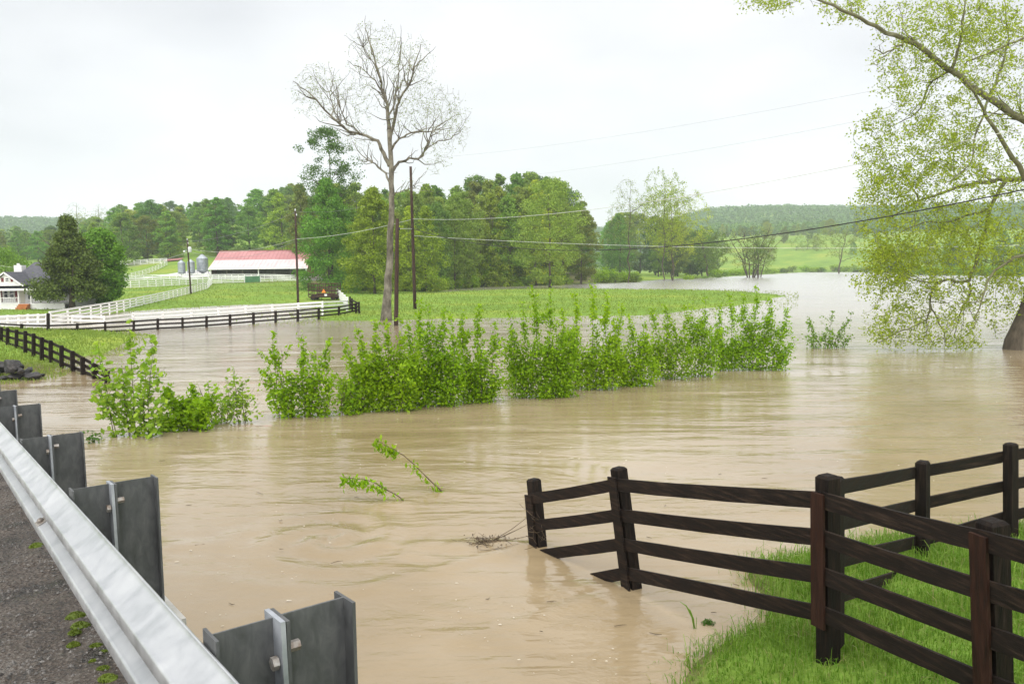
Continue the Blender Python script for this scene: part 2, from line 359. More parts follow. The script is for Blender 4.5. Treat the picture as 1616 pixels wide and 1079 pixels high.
MAIN = np.vstack([seg_poly([(-900, 512), (-400, 503), (0, 497), (75, 494.5), (166, 495), (210, 491), (270, 487), (345, 483), (430, 479.5), (497, 478), (512, 490), (497, 500),
                            (520, 506), (600, 506), (700, 503.5), (850, 500.5), (1000, 498), (1100, 491), (1180, 479), (1240, 465.5), (1180, 460.5), (1100, 458), (1000, 457),
                            (930, 456), (800, 457), (720, 460), (672, 463), (668, 461), (690, 457.5), (750, 452.8), (850, 450.5), (930, 447), (1000, 445), (1060, 440), (1130, 437.5), (1200, 433.5),
                            (1260, 430), (1330, 429.5), (1400, 430), (1450, 434), (1616, 435.5), (1800, 436)]),
                  np.array([(900, 250), (2600, 300), (2600, 2600), (-2600, 2600), (-2600, 60)])])
RB = np.vstack([seg_poly([(1072, 1079), (1100, 1040), (1150, 1010), (1205, 985), (1212, 955), (1192, 925), (1178, 902), (1225, 884), (1330, 866), (1420, 853), (1500, 848), (1616, 842), (1800, 830), (2200, 840)]),
                np.array([(40, 8), (60, -30), (1.6, -30), (1.7, 3)])])
LB = np.vstack([seg_poly([(-500, 516), (0, 517), (90, 520), (180, 524), (217, 530), (185, 548), (160, 560), (107, 564), (86, 584), (73, 591), (60, 597), (0, 603), (-100, 615), (-330, 650)]),
                np.array([(-40, 14), (-60, 30)])])

def sdist(x, y, poly):
    P = np.stack([x, y], -1); d = np.full(x.shape, 1e18); ins = np.zeros(x.shape, bool)
    n = len(poly)
    for i in range(n):
        a, b_ = poly[i], poly[(i + 1) % n]
        e = b_ - a; v = P - a
        t = np.clip((v @ e) / (e @ e), 0, 1)
        d = np.minimum(d, ((v - t[..., None] * e) ** 2).sum(-1))
        c = ((a[1] > y) != (b_[1] > y)) & (x < (b_[0] - a[0]) * (y - a[1]) / (b_[1] - a[1] + 1e-12) + a[0])
        ins ^= c
    return np.where(ins, 1, -1) * np.sqrt(d)

def sst(a, b_, x): t = np.clip((x - a) / (b_ - a), 0, 1); return t * t * (3 - 2 * t)

def wob(x, y, s, seed=0.):
    return (np.sin(x / s + seed + 1.3 * np.sin(y / s * .7 + seed)) + np.sin(y / s * 1.31 + 2.1 * seed + np.sin(x / s * .83)) + .6 * np.sin((x + y) / s * 2.1 + seed)) / 2.6

def terrain(x, y):
    x = np.asarray(x, float); y = np.asarray(y, float)
    s = sdist(x, y, MAIN)
    r = np.hypot(x, y)
    s = s + sst(58, 75, r) * (1 - sst(280, 400, r)) * (1.1 * wob(x, y, 4.1) + .8 * wob(x, y, 1.7, 2.)); px = CX + F * x / np.maximum(y, 1)
    land = .32 * (1 - np.exp(-np.maximum(s, 0) / 5))
    left = 1 - sst(430, 600, px)
    land += left * np.clip((y - 84) * .0125, 0, 1.7) * sst(0, 14, s) + left * sst(205, 300, y) * 4
    # wooded hill behind the barn and the middle wood
    hill = 21 * np.exp(-((px - 400) / 190) ** 2) * np.exp(-((r - 430) / 120) ** 2)
    hill += 7 * np.exp(-((px - 60) / 250) ** 2) * np.exp(-((r - 520) / 120) ** 2)
    hill += 7 * np.exp(-((px - 800) / 170) ** 2) * np.exp(-((r - 310) / 80) ** 2)
    # meadow slope on the far right bank
    hill += sst(1010, 1130, px) * 29 * sst(450, 740, r)
    hill += (62 + 8 * wob(x, y, 170, 1.)) * sst(760, 1560, r) + 8 * np.exp(-((px - 1215) / 120) ** 2) * sst(1100, 1500, r)
    hill += 14 * np.exp(-((px - 120) / 330) ** 2) * sst(1100, 1500, r)
    land += np.where(y > 0, hill, 0) * sst(0, 60, s) + np.where(y <= 0, 60 * sst(600, 1600, r), 0)
    sub = -1.3 * (1 - np.exp(np.minimum(s, 0) / 5))
    z = np.where(s > 0, land, sub) + .05 * wob(x, y, 5.3, 2) * sst(-8, 8, s)
    s2 = sdist(x, y, RB); g = .04 * wob(x, y, .6, 1.)
    z2 = np.where(s2 > 0, .52 * (1 - np.exp(-np.maximum(s2, 0) / 1.1)) + g * sst(0, 1, s2), -1.3 * (1 - np.exp(np.minimum(s2, 0) / 2.5)))
    s3 = sdist(x, y, LB)
    z3 = np.where(s3 > 0, .26 * (1 - np.exp(-np.maximum(s3, 0) / 2.)) + .06 * wob(x, y, 1.7) * sst(0, 2, s3), -1.3 * (1 - np.exp(np.minimum(s3, 0) / 3)))
    return np.maximum(np.maximum(z, z2), z3)

def gz(x, y): return float(terrain(np.array([x]), np.array([y]))[0])

an = np.concatenate([np.linspace(-180, -48, 34)[:-1], np.linspace(-48, 48, 400), np.linspace(48, 180, 34)[1:-1]])
an = np.radians(an); rr = np.concatenate([[0.6], np.geomspace(2, 230, 210), np.geomspace(235, 2150, 70)])
A_, R_ = np.meshgrid(an, rr); X_, Y_ = R_ * np.sin(A_), R_ * np.cos(A_); Z_ = terrain(X_, Y_)
na = len(an); i = np.arange(len(rr) - 1)[:, None] * na; j = np.arange(na)[None]; j2 = (j + 1) % na
gq = np.stack([i + j, i + j2, i + na + j2, i + na + j], -1).reshape(-1, 4)
gm = mesh_np('ground', np.stack([X_, Y_, Z_], -1), gq, smooth=True)
PX_ = CX + F * X_ / np.maximum(Y_, 1)
bare = np.exp(-((X_ - at_z(400, 452, 1.4)[0]) / 16) ** 2) * np.exp(-((Y_ - 172) / 9) ** 2) * .7 * (wob(X_, Y_, 4., 3) > -.1)
shore = sdist(X_, Y_, MAIN)
bare = np.maximum(bare, np.where((PX_ > 480) & (PX_ < 1000) & (Y_ > 140) & (Y_ < 300), .8 * sst(0, 6, shore), 0) * (Y_ > 168 - (PX_ < 690) * 25))
ls = sdist(X_, Y_, LB); rk = at_z(20, 588)
bare = np.maximum(bare, np.exp(-((X_ - rk[0]) ** 2 + (Y_ - rk[1]) ** 2) / 8.))
bare = np.maximum(bare, .85 * np.exp(-(sdist(X_, Y_, RB) / .22) ** 2))
af = gm.attributes.new('bare', 'FLOAT', 'POINT'); af.data.foreach_set('value', bare.ravel().astype(np.float32))
ground = link('ground', gm, 'ground'); tag(ground, kind='structure')

an = np.radians(np.concatenate([np.linspace(-180, -46, 22)[:-1], np.linspace(-46, 46, 330), np.linspace(46, 180, 22)[1:-1]])); na = len(an)
wr = np.concatenate([[.8, 2.5], np.geomspace(4, 60, 200), np.geomspace(63, 1500, 40)])
A_, R_ = np.meshgrid(an, wr); X_, Y_ = R_ * np.sin(A_), R_ * np.cos(A_)
Zw = .010 * wob(X_ * .6 + .3 * Y_, Y_ * 1.5 - .2 * X_, .55, 1.) + .007 * wob(X_ * .5, Y_ * 1.7 + .3 * X_, .21, 4.)
fl = unit(np.array([-1., -.28]))                                    # the current runs to the left, towards the bridge
for (px, py, am) in ((848, 860, .055), (998, 926, .035), (650, 793, .022), (706, 778, .022), (1304, 549, .02), (215, 690, .015)):
    B = at_z(px, py); u = (X_ - B[0]) * fl[0] + (Y_ - B[1]) * fl[1]; v = -(X_ - B[0]) * fl[1] + (Y_ - B[1]) * fl[0]
    w_ = np.abs(v) - .32 * np.maximum(u, 0)
    Zw += am * np.where(u > -.3, np.exp(-np.maximum(u, 0) / 2.6), 0) * np.exp(-(w_ / .13) ** 2) * sst(-.3, .25, u)
    Zw += am * .5 * sst(0, .8, u) * np.exp(-np.maximum(u, 0) / 2.2) * np.exp(-(v / .5) ** 2) * np.sin(9 * u + 3 * np.sin(5 * v))
B = at_z(520, 850); rq = np.hypot(X_ - B[0], (Y_ - B[1]) * 1.0); th = np.arctan2(Y_ - B[1], X_ - B[0])   # eddy
Zw += .035 * np.exp(-(rq / 1.2) ** 2) * np.sin(rq * 9 - 2 * th)
Zw *= 1 - sst(25, 60, R_)
i = np.arange(len(wr) - 1)[:, None] * na; j = np.arange(na)[None]; j2 = (j + 1) % na
wv = np.vstack([np.stack([X_, Y_, Zw], -1).reshape(-1, 3), [(0, 0, 0)]])
wq = np.stack([i + j, i + j2, i + na + j2, i + na + j], -1).reshape(-1, 4)
water = link('water', mesh_np('water', wv, wq, [((q + 1) % na, q, len(wv) - 1) for q in range(na)], True), 'water'); tag(water, kind='structure')

# ------------------------------------------------------------------ road, deck and guardrail
d_ = ray(-142, 510); D = d_ / np.linalg.norm(d_)
E1 = np.array([D[1], -D[0], 0]); E1 /= np.linalg.norm(E1); E2 = np.cross(E1, D)
def RP(s, a, b): return CAM + D * s + E1 * a + E2 * b
GS = 1.275
RA, RBT = .507, -.795            # rail face and top edge
RH = .31
ROADB = RBT - .72
mb = MB()
def rdz(s_, a_):
    return .014 * wob(s_, a_, .15, 1.) + .010 * wob(s_, a_, .055, 3.) + .006 * wob(s_, a_, .021, 5.)
ss = np.concatenate([np.linspace(-14, -.8, 8), np.linspace(-.6, 9, 230), np.linspace(9.4, 34, 14)]); aa = [-9.0, -6, -4, -2.6] + list(np.linspace(-2.0, .8, 75)) + [.90]
V = np.array([[RP(s, a, ROADB + (-.02 * abs(a - .3) if a < .3 else 0) + rdz(s, a)) for a in aa] for s in ss]).reshape(-1, 3); k = len(aa)
Q = [(p_ * k + q, p_ * k + q + 1, (p_ + 1) * k + q + 1, (p_ + 1) * k + q) for p_ in range(len(ss) - 1) for q in range(k - 1)]
mb.add(V, Q)
road = mb.build('road', 'road'); tag(road, kind='structure')
rr_ = ray(294, 978); SE = .99 * (rr_ @ D) / (rr_ @ E1)
# deck below the road: concrete sides into the water
mb = MB()
for s0, s1, a1 in ((SE, 36, .955), (-14, SE, .86)):
    c = [RP(s0, -9, ROADB - .03), RP(s1, -9, ROADB - .03), RP(s1, a1, ROADB - .03), RP(s0, a1, ROADB - .03)]
    c2 = [np.array([q[0], q[1], -1.5]) for q in c]
    mb.add(c + c2, [(3, 2, 1, 0), (4, 5, 6, 7), (0, 1, 5, 4), (1, 2, 6, 5), (2, 3, 7, 6), (3, 0, 4, 7)])
deck = mb.build('concrete_abutment', 'concrete'); tag(deck, kind='structure')
# kerb strip whose end shows behind the rail
mb = MB(); mb.add([RP(s, a, b) for s in (SE, SE + 7) for a, b in ((.92, ROADB - .02), (.99, ROADB - .02), (.99, ROADB + .012), (.92, ROADB + .012))],
                  [(3, 2, 1, 0), (4, 5, 6, 7), (0, 1, 5, 4), (1, 2, 6, 5), (2, 3, 7, 6), (3, 0, 4, 7)])
tag(mb.build('kerb', 'concrete'), 'pale concrete edge strip just behind the near guardrail posts', 'kerb')

gr = thing('guardrail', 'galvanised steel guardrail running along the road edge at lower left', 'guardrail', RP(2, RA, RBT - RH))
GO = np.array(gr.location)
# W profile: (height fraction down, offset to the traffic side)
prof = [(0, .004), (.012, .0), (.03, .0), (.05, .008), (.06, .013), (.185, .066), (.188, .073), (.195, .080), (.21, .082), (.325, .082), (.34, .080), (.347, .073), (.355, .066), (.45, .014), (.458, .009), (.475, 0)]
prof = prof + [(1 - a, b) for a, b in prof[::-1]]
def wbeam(s0, s1, off):
    mb_ = MB(); S_ = np.linspace(s0, s1, 14)
    V1 = [[RP(s, RA - o - off, RBT - f * RH - off * .3) for f, o in prof] for s in S_]
    V2 = [[RP(s, RA - o + .006 - off, RBT - f * RH - off * .3) for f, o in prof] for s in S_]
    kk = len(prof); n = len(S_)
    V = np.array(V1 + V2).reshape(-1, 3); base = n * kk; Q = []
    for p_ in range(n - 1):
        for q in range(kk - 1):
            a = p_ * kk + q; Q += [(a, a + kk, a + kk + 1, a + 1), (base + a, base + a + 1, base + a + kk + 1, base + a + kk)]
        a = p_ * kk; Q += [(a, base + a, base + a + kk, a + kk)]
        a = p_ * kk + kk - 1; Q += [(a, a + kk, base + a + kk, base + a)]
    for q in range(kk - 1):
        Q += [(q, q + 1, base + q + 1, base + q)]; a = (n - 1) * kk + q; Q += [(a, base + a, base + a + 1, a + 1)]
    mb_.add(V, Q); return mb_.build('rail', 'galv', gr, True, GO)
wbeam(-7, 18, 0)
PS = [1.517, 3.129, 4.698, 6.40, 7.95, 9.55]
TB = -.767
def hsec(mb_, s, a0, a1, wf, tf, tw, ztop, zbot):
    for aa0, aa1, w0, w1 in ((a0, a0 + tf, -wf / 2, wf / 2), (a1 - tf, a1, -wf / 2, wf / 2), (a0 + tf, a1 - tf, -tw / 2, tw / 2)):
        top = [RP(s + w_, a, ztop) for a, w_ in ((aa0, w0), (aa1, w0), (aa1, w1), (aa0, w1))]
        bot = [np.array([q[0], q[1], zbot]) for q in top]
        mb_.add(bot + top, [(3, 2, 1, 0), (4, 5, 6, 7), (0, 1, 5, 4), (1, 2, 6, 5), (2, 3, 7, 6), (3, 0, 4, 7)])
for i, s in enumerate(PS):
    s *= GS
    jit = [0, .004, -.006, .01, 0, 0][i]
    zb = RP(s, .6, ROADB - .6)[2]
    a0 = RA + .012; a1 = a0 + .165; a2 = a1 + .004; a3 = a2 + .185
    mb = MB(); hsec(mb, s, a0, a1, .105, .008, .006, TB - .002 + jit, RP(s, a0, RBT - .42)[2]); bl = mb.build('blockout', 'dull_steel', gr, False, GO)
    mb = MB(); hsec(mb, s, a2, a3, .112, .009, .007, TB + jit, zb); po = mb.build('post', 'dull_steel', gr, False, GO)
    # galvanised edge strip on the blockout flange
    mb = MB(); top = [RP(s + w_, a, TB + .002 + jit) for a, w_ in ((a1 - .011, -.056), (a1 + .0015, -.056), (a1 + .0015, .056), (a1 - .011, .056))]
    bot = [q - E2 * .5 for q in top]
    mb.add(bot + top, [(3, 2, 1, 0), (4, 5, 6, 7), (0, 1, 5, 4), (1, 2, 6, 5), (2, 3, 7, 6), (3, 0, 4, 7)]); mb.build('flange_edge', 'steel_edge', bl, False, GO)
    mb = MB(); c = RP(s - .03, a1 - .014, TB - .105); mb.tube([c, c - E1 * .016], .017, 6); c = RP(s - .03, a2 + .009, TB - .075); mb.tube([c, c + E1 * .03], .014, 6)
    mb.build('bolt', 'bolt', po, False, GO)
# plate washer and bolt in the valley of the rail
for s in ((lambda r: (RA / (r @ E1)) * (r @ D))(ray(89, 841)), PS[4] * GS):
    f_ = .635; a = RA - (.014 + (f_ - .55) / .095 * .052); bmid = RBT - f_ * RH
    ta, tb_ = -.0523, -.095 * RH; tl = math.hypot(ta, tb_); ta, tb_ = ta / tl, tb_ / tl; na_, nb_ = tb_, -ta      # along and off the slope
    mb = MB(); mb.add([RP(s + q, a + ta * e + na_ * h_, bmid + tb_ * e + nb_ * h_) for h_ in (.001, .005) for q, e in ((-.045, -.024), (.045, -.024), (.045, .024), (-.045, .024))],
                      [(3, 2, 1, 0), (4, 5, 6, 7), (0, 1, 5, 4), (1, 2, 6, 5), (2, 3, 7, 6), (3, 0, 4, 7)])
    wsh = mb.build('washer_plate', 'bolt', gr, False, GO)
    mb = MB(); c = RP(s, a + na_ * .005, bmid + nb_ * .005); u_ = E1 * na_ + E2 * nb_; mb.tube([c, c + u_ * .008, c + u_ * .016], [.016, .016, .009], 8); mb.build('bolt', 'bolt', wsh, False, GO)

# gravel and moss on the shoulder
n = 42000
s_, a_ = NR.uniform(-.2, 16, n), RA - np.abs(NR.normal(0, .7, n)) + .14
okm = (.7 * wob(s_, a_, .31, 1.) + .9 * wob(s_, a_, .09, 2.) + NR.normal(0, .5, n) > -.15 + s_ * .04); s_, a_ = s_[okm], a_[okm]; n = len(s_)
P = CAM + D * s_[:, None] + E1 * a_[:, None] + E2 * (ROADB + np.where(a_ < .3, -.02 * np.abs(a_ - .3), 0) + rdz(s_, a_))[:, None]
oct_v = np.array([(1, 0, 0), (0, 1, 0), (-1, 0, 0), (0, -1, 0), (0, 0, .8), (0, 0, -.5)]); oct_t = np.array([(0, 1, 4), (1, 2, 4), (2, 3, 4), (3, 0, 4), (1, 0, 5), (2, 1, 5), (3, 2, 5), (0, 3, 5)])
sz = NR.gamma(1.3, .0030, n) + .0018
sz = np.minimum(sz, .011)
ang = NR.uniform(0, 6.28, n); ca, sa = np.cos(ang), np.sin(ang)
ov = oct_v[None] * NR.uniform(.6, 1.3, (n, 6, 1)) * sz[:, None, None]
ov = np.stack([ov[..., 0] * ca[:, None] - ov[..., 1] * sa[:, None], ov[..., 0] * sa[:, None] + ov[..., 1] * ca[:, None], ov[..., 2]], -1) + P[:, None]
tag(link('gravel', mesh_np('gravel', ov, None, (oct_t[None] + np.arange(n)[:, None, None] * 6).reshape(-1, 3)), 'pebble'), 'loose wet gravel on the road shoulder', 'gravel', kind='stuff')

def moss(px, py, rad):
    b = ROADB; rr_ = ray(px, py); t = b / (rr_ @ E2); P = CAM + rr_ * t
    th = np.linspace(0, 2 * math.pi, 15)[:-1]; V = [(0, 0, rad * .5)]
    for f, hz in ((.35, .46), (.65, .34), (.9, .14), (1, -.05)):
        V += [(rad * f * math.cos(q) * rnd.uniform(.8, 1.2), rad * f * math.sin(q) * rnd.uniform(.6, 1.), rad * hz * rnd.uniform(.8, 1.15)) for q in th]
    T = [(0, 1 + q, 1 + (q + 1) % 14) for q in range(14)]
    Q = [(1 + l * 14 + q, 1 + (l + 1) * 14 + q, 1 + (l + 1) * 14 + (q + 1) % 14, 1 + l * 14 + (q + 1) % 14) for l in range(3) for q in range(14)]
    mbm = MB().add(V, Q, T)
    n_ = 500; ph = NR.uniform(0, 6.28, n_); f = np.sqrt(NR.uniform(0, 1, n_)); pp = np.stack([rad * f * np.cos(ph), rad * .8 * f * np.sin(ph), rad * .5 * (1 - f ** 2)], -1)
    lv, lq = leaf_arrays(pp, .012, NR, up=.1); mbm.add(lv, lq)
    ob = mbm.build('moss_cushion', 'moss'); ob.location = tuple(P)
    return ob
ML = ['small green moss cushion on the road shoulder', 'mosses']
for px, py, r_, lb in ((120, 973, .05, 'largest bright moss cushion on the gravel, uppermost beside the rail'), (127, 988, .045, None), (118, 998, .03, None), (116, 1018, .03, 'flat dull moss patch lying alone between two moss clusters'),
                       (152, 1022, .04, None), (165, 1031, .03, None), (148, 1046, .03, None), (163, 1057, .035, None), (170, 1071, .04, 'moss cushion lowest in the frame beside the guardrail'), (58, 862, .05, 'moss cushion farthest up the shoulder under the rail')):
    tag(moss(px, py, r_), lb or 'small round moss cushion in a cluster on wet gravel beside the guardrail', 'moss', 'moss cushions on the road shoulder')

# ------------------------------------------------------------------ fences
def plank(A, B, wid, hei, m, parent, org, name='board', up=(0, 0, 1), warp=0.):
    mb_ = MB()
    if not warp: mb_.beam(A, B, wid, hei, up)
    else:
        n = 9; A, B = np.asarray(A, float), np.asarray(B, float); d = unit(B - A); sd_ = unit(np.cross(d, [0, 0, 1.])); u = np.cross(sd_, d); t = np.linspace(0, 1, n)
        ph = rnd.uniform(0, 6); sag = rnd.uniform(-.2, 1.6) * warp; bow = rnd.uniform(-1, 1) * warp
        V = []
        for q in t:
            c = A + (B - A) * q - u * sag * 4 * q * (1 - q) + sd_ * bow * .6 * q * (1 - q); h0 = hei * .5 + rnd.uniform(-.002, .002); h1 = hei * .5 + rnd.uniform(-.002, .002); tw = .012 * math.sin(ph + 3 * q)
            V += [c - sd_ * wid / 2 - u * h0 - sd_ * tw * .3, c + sd_ * wid / 2 - u * h0 - sd_ * tw * .3, c + sd_ * wid / 2 + u * h1 + sd_ * tw * .3, c - sd_ * wid / 2 + u * h1 + sd_ * tw * .3]
        mb_.add(V, [(k * 4 + e, k * 4 + (e + 1) % 4, k * 4 + 4 + (e + 1) % 4, k * 4 + 4 + e) for k in range(n - 1) for e in range(4)] + [(3, 2, 1, 0), (4 * n - 4, 4 * n - 3, 4 * n - 2, 4 * n - 1)])
    return mb_.build(name, m, parent, False, org)

def post_mesh(base, top, w, m, parent, org, dirv, cap='chamfer', name='post'):
    base, top = np.asarray(base, float), np.asarray(top, float)
    u = unit(top - base); d = unit(dirv - u * (dirv @ u)); n = np.cross(u, d)
    mb_ = MB(); ring = lambda P, f: [P + d * a * w / 2 * f + n * c * w / 2 * f for a, c in ((-1, -1), (1, -1), (1, 1), (-1, 1))]
    h_ = .025 if cap == 'chamfer' else w * .35
    V = ring(base, 1) + ring(top - u * h_, 1) + (ring(top, .72) if cap == 'chamfer' else ring(top, .05))
    Q = [(0, 1, 5, 4), (1, 2, 6, 5), (2, 3, 7, 6), (3, 0, 4, 7), (4, 5, 9, 8), (5, 6, 10, 9), (6, 7, 11, 10), (7, 4, 8, 11), (8, 9, 10, 11)]
    if cap == 'slab':          # flat projecting cap for vinyl posts
        V = ring(base, 1) + ring(top - u * .06, 1) + ring(top - u * .06, 1.25) + ring(top - u * .03, 1.25) + ring(top, .1)
        Q = [(a + l * 4, (a + 1) % 4 + l * 4, (a + 1) % 4 + l * 4 + 4, a + l * 4 + 4) for l in range(4) for a in range(4)] + [(16, 17, 18, 19)]
    mb_.add(V, Q); return mb_.build(name, m, parent, False, org)

def fence(name, label, posts, rows, pw, bw, bh, m, side=-1, cap='chamfer', group=None, battens=None, pm=None, skip=(), cat='fence', warp=0.):
    """posts: (base, top); rows: list of heights z per post (one list per post) or fractions"""
    P = [(np.asarray(a, float), np.asarray(b_, float)) for a, b_ in posts]
    org = P[0][0]; t = thing(name, label, cat, org, 0, group)
    n = len(P); dirs = []
    for i in range(n):
        a, b_ = P[max(i - 1, 0)][0], P[min(i + 1, n - 1)][0]; dv = b_ - a; dv[2] = 0; dirs.append(unit(dv))
    for i in range(n): post_mesh(P[i][0], P[i][1], pw, pm or m, t, org, dirs[i], cap)
    def at(i, f, k):
        b_, tp = P[i]
        if isinstance(rows[0], (list, tuple)):
            z = rows[i][k]; q = (z - b_[2]) / (tp[2] - b_[2]); return b_ + (tp - b_) * q
        return b_ + (tp - b_) * f
    nr = len(rows[0]) if isinstance(rows[0], (list, tuple)) else len(rows)
    for i in range(n - 1):
        for k in range(nr):
            if (i, k) in skip: continue
            f = None if isinstance(rows[0], (list, tuple)) else rows[k]
            A, B = at(i, f, k), at(i + 1, f, k)
            dv = unit(B - A); nv = np.array([dv[1], -dv[0], 0]) * side * -1
            nv = unit(nv); off = nv * (pw / 2 + bw / 2 + .002)
            g_ = dv * .004
            plank(A + off + g_, B + off - g_, bw, bh, m, t, org, warp=warp)
    return t, P, dirs

# --- near black board fence
def zpx(px, py, Y): return at_y(px, py, Y)[2]
Y1, Y2, Y3 = at_z(848, 860)[1], at_z(992, 927)[1], at_z(1306, 1016, .5)[1]; Y4 = Y3 * .775
Y5 = Y4 - 2.1
b1 = at_z(852, 862); t1 = at_y(842, 755, Y1 + .02)
b2 = at_z(1000, 928); t2 = at_y(976, 737, Y2 + .05)
b3 = at_y(1307, 1030, Y3); t3 = at_y(1306, 749, Y3)
b4 = at_y(1575, 1150, Y4); t4 = at_y(1566, 820, Y4)
b5 = at_y(1990, 1290, Y4 - 1.7); t5 = at_y(1970, 905, Y4 - 1.7)
dn = lambda b_, t_, q: b_ - unit(t_ - b_) * q
b1, b2, b3 = dn(b1, t1, .5), dn(b2, t2, .5), dn(b3, t3, .25)
rows = [[zpx(840, 785, Y1), zpx(848, 826, Y1), zpx(850, 872, Y1), zpx(850, 918, Y1)],
        [zpx(985, 764, Y2), zpx(985, 811, Y2), zpx(990, 856, Y2), zpx(995, 901, Y2)],
        [zpx(1300, 786, Y3), zpx(1300, 845, Y3), zpx(1300, 904, Y3), zpx(1300, 964, Y3)],
        [zpx(1555, 851, Y4), zpx(1555, 928, Y4), zpx(1555, 1000, Y4), zpx(1560, 1075, Y4)],
        [zpx(1960, 950, Y4 - 1.7), zpx(1960, 1040, Y4 - 1.7), zpx(1960, 1130, Y4 - 1.7), zpx(1960, 1230, Y4 - 1.7)]]
tf, PF, DF = fence('board_fence', 'near black four board fence dipping into the brown water at lower right', [(b1, t1), (b2, t2), (b3, t3), (b4, t4), (b5, t5)], rows, .15, .03, .152, 'black_wood', side=-1, pm='black_post', warp=.008)
FO = np.array(tf.location)
for i, (hi, lo, mt) in enumerate(((779, 880, 'black_wood'), (752, 935, 'black_wood'), (775, 985, 'red_wood'), (841, 1120, 'red_wood'))):
    bpt, tp = PF[i]; px = [830, 975, 1295, 1556][i]; Yq = [Y1, Y2, Y3, Y4][i]
    dv = DF[i]; nv = unit(np.array([dv[1], -dv[0], 0])); u = unit(tp - bpt)
    zt, zb = zpx(px, hi, Yq), zpx(px, lo, Yq)
    q = lambda z: bpt + (tp - bpt) * ((z - bpt[2]) / (tp[2] - bpt[2])) + nv * (.075 + .03 + .014 + .006)
    mb = MB(); mb.beam(q(zb), q(zt), .15, .024, nv); mb.build('cover_board', mt, tf, False, FO)
# --- second near fence, going off to the right behind it
bY = [Y3 + .12, at_z(1455, 884, .3)[1], at_z(1595, 850, .3)[1], at_z(1595, 850, .3)[1] + .75]
bx = [(1318, 985, 752), (1456, 893, 727), (1595, 860, 699), (1745, 840, 668)]
pb = [(dn(at_y(x, yb, Y), at_y(x, yt, Y), .2), at_y(x, yt, Y)) for (x, yb, yt), Y in zip(bx, bY)]
rows = [[zpx(1320, 774, bY[0]), zpx(1320, 832, bY[0]), zpx(1320, 891, bY[0]), zpx(1320, 948, bY[0])],
        [zpx(1456, 747, bY[1]), zpx(1456, 799, bY[1]), zpx(1456, 857, bY[1]), zpx(1456, 902, bY[1])],
        [zpx(1595, 722, bY[2]), zpx(1595, 769, bY[2]), zpx(1595, 818, bY[2]), zpx(1595, 866, bY[2])],
        [zpx(1745, 695, bY[3]), zpx(1745, 738, bY[3]), zpx(1745, 785, bY[3]), zpx(1745, 830, bY[3])]]
tb, PB, DB = fence('board_fence', 'black board fence leading away to the right behind the near fence corner post', pb, rows, .13, .03, .145, 'black_wood', side=1, pm='black_post', warp=.008)

# --- black fence running down the left bank into the water
lx = [2, 12, 26, 40, 53, 66, 80, 97, 115, 131, 149, 169]
lt = [516, 517, 520, 522, 526, 532, 537, 545, 553.5, 563, 573, 585]
lb_ = [544, 549, 553, 558, 562.5, 567.5, 573, 580, 585, 590.5, 596.5, 603]
pl = []
for i, (x, yt, yb) in enumerate(zip(lx, lt, lb_)):
    z0 = .12 if i < 6 else .02
    B = at_z(x, yb, z0); pl.append((dn(B, at_y(x - (1 if i > 7 else 0), yt, B[1]), .3), at_y(x - (1 if i > 7 else 0), yt, B[1])))
Bf = pl[0]; st = pl[0][0] - pl[2][0]
pl = [(pl[0][0] + st * k, pl[0][1] + st * k) for k in (3, 2, 1)] + pl
fence('post_and_rail_fence', 'black rail fence sloping down the left grass bank into the flood', pl, [.88, .62, .36], .15, .035, .13, 'black_wood', side=1)

# --- long black fence standing in the shallow flood
dx = [34, 76, 122, 166, 211, 249, 288, 326, 363, 400, 435, 470, 503, 535, 562]
dt = [511, 494, 510, 507.5, 505, 502.5, 501, 498.5, 496, 493, 490.5, 488, 485.5, 483, 478]
db_ = [524, 526.5, 526, 524, 522, 520, 518, 516.5, 514, 511.5, 509, 507, 501, 497, 495]
pd = []
for x, yt, yb in zip(dx, dt, db_):
    B = at_z(x, yb, .0 if x < 480 else .15); pd.append((dn(B, at_y(x, yt, B[1]), .3), at_y(x, yt, B[1])))
pd = [(pd[0][0] + (pd[0][0] - pd[1][0]) * k * np.array([1, 1, 0]), pd[0][1] + (pd[0][0] - pd[1][0]) * k * np.array([1, 1, 0])) for k in (2, 1)] + pd
rowsD = []
for i, (B, T_) in enumerate(pd):
    top = T_[2] - .1 if not (dx[max(i - 2, 0)] == 76 and i >= 2) else zpx(76, 514, B[1])
    rowsD.append([top, top - .30, top - .60])
fence('post_and_rail_fence', 'long black rail fence standing half drowned across the flooded pasture', pd, rowsD, .15, .035, .12, 'black_wood', side=1)
# short black return at its right corner
c0 = at_z(562, 495, .2); c1 = at_z(553, 488, .25)
fence('post_and_rail_fence', 'short black fence panel turning the corner beside the white fence end', [(c0 + [.25, .1, 0], c0 + [.25, .1, 1.05]), (at_z(556, 491, .25), at_z(556, 491, .25) + [0, 0, 1.2]), (c1, c1 + [0, 0, 1.25])], [.9, .6, .3], .16, .035, .13, 'black_wood', side=1)

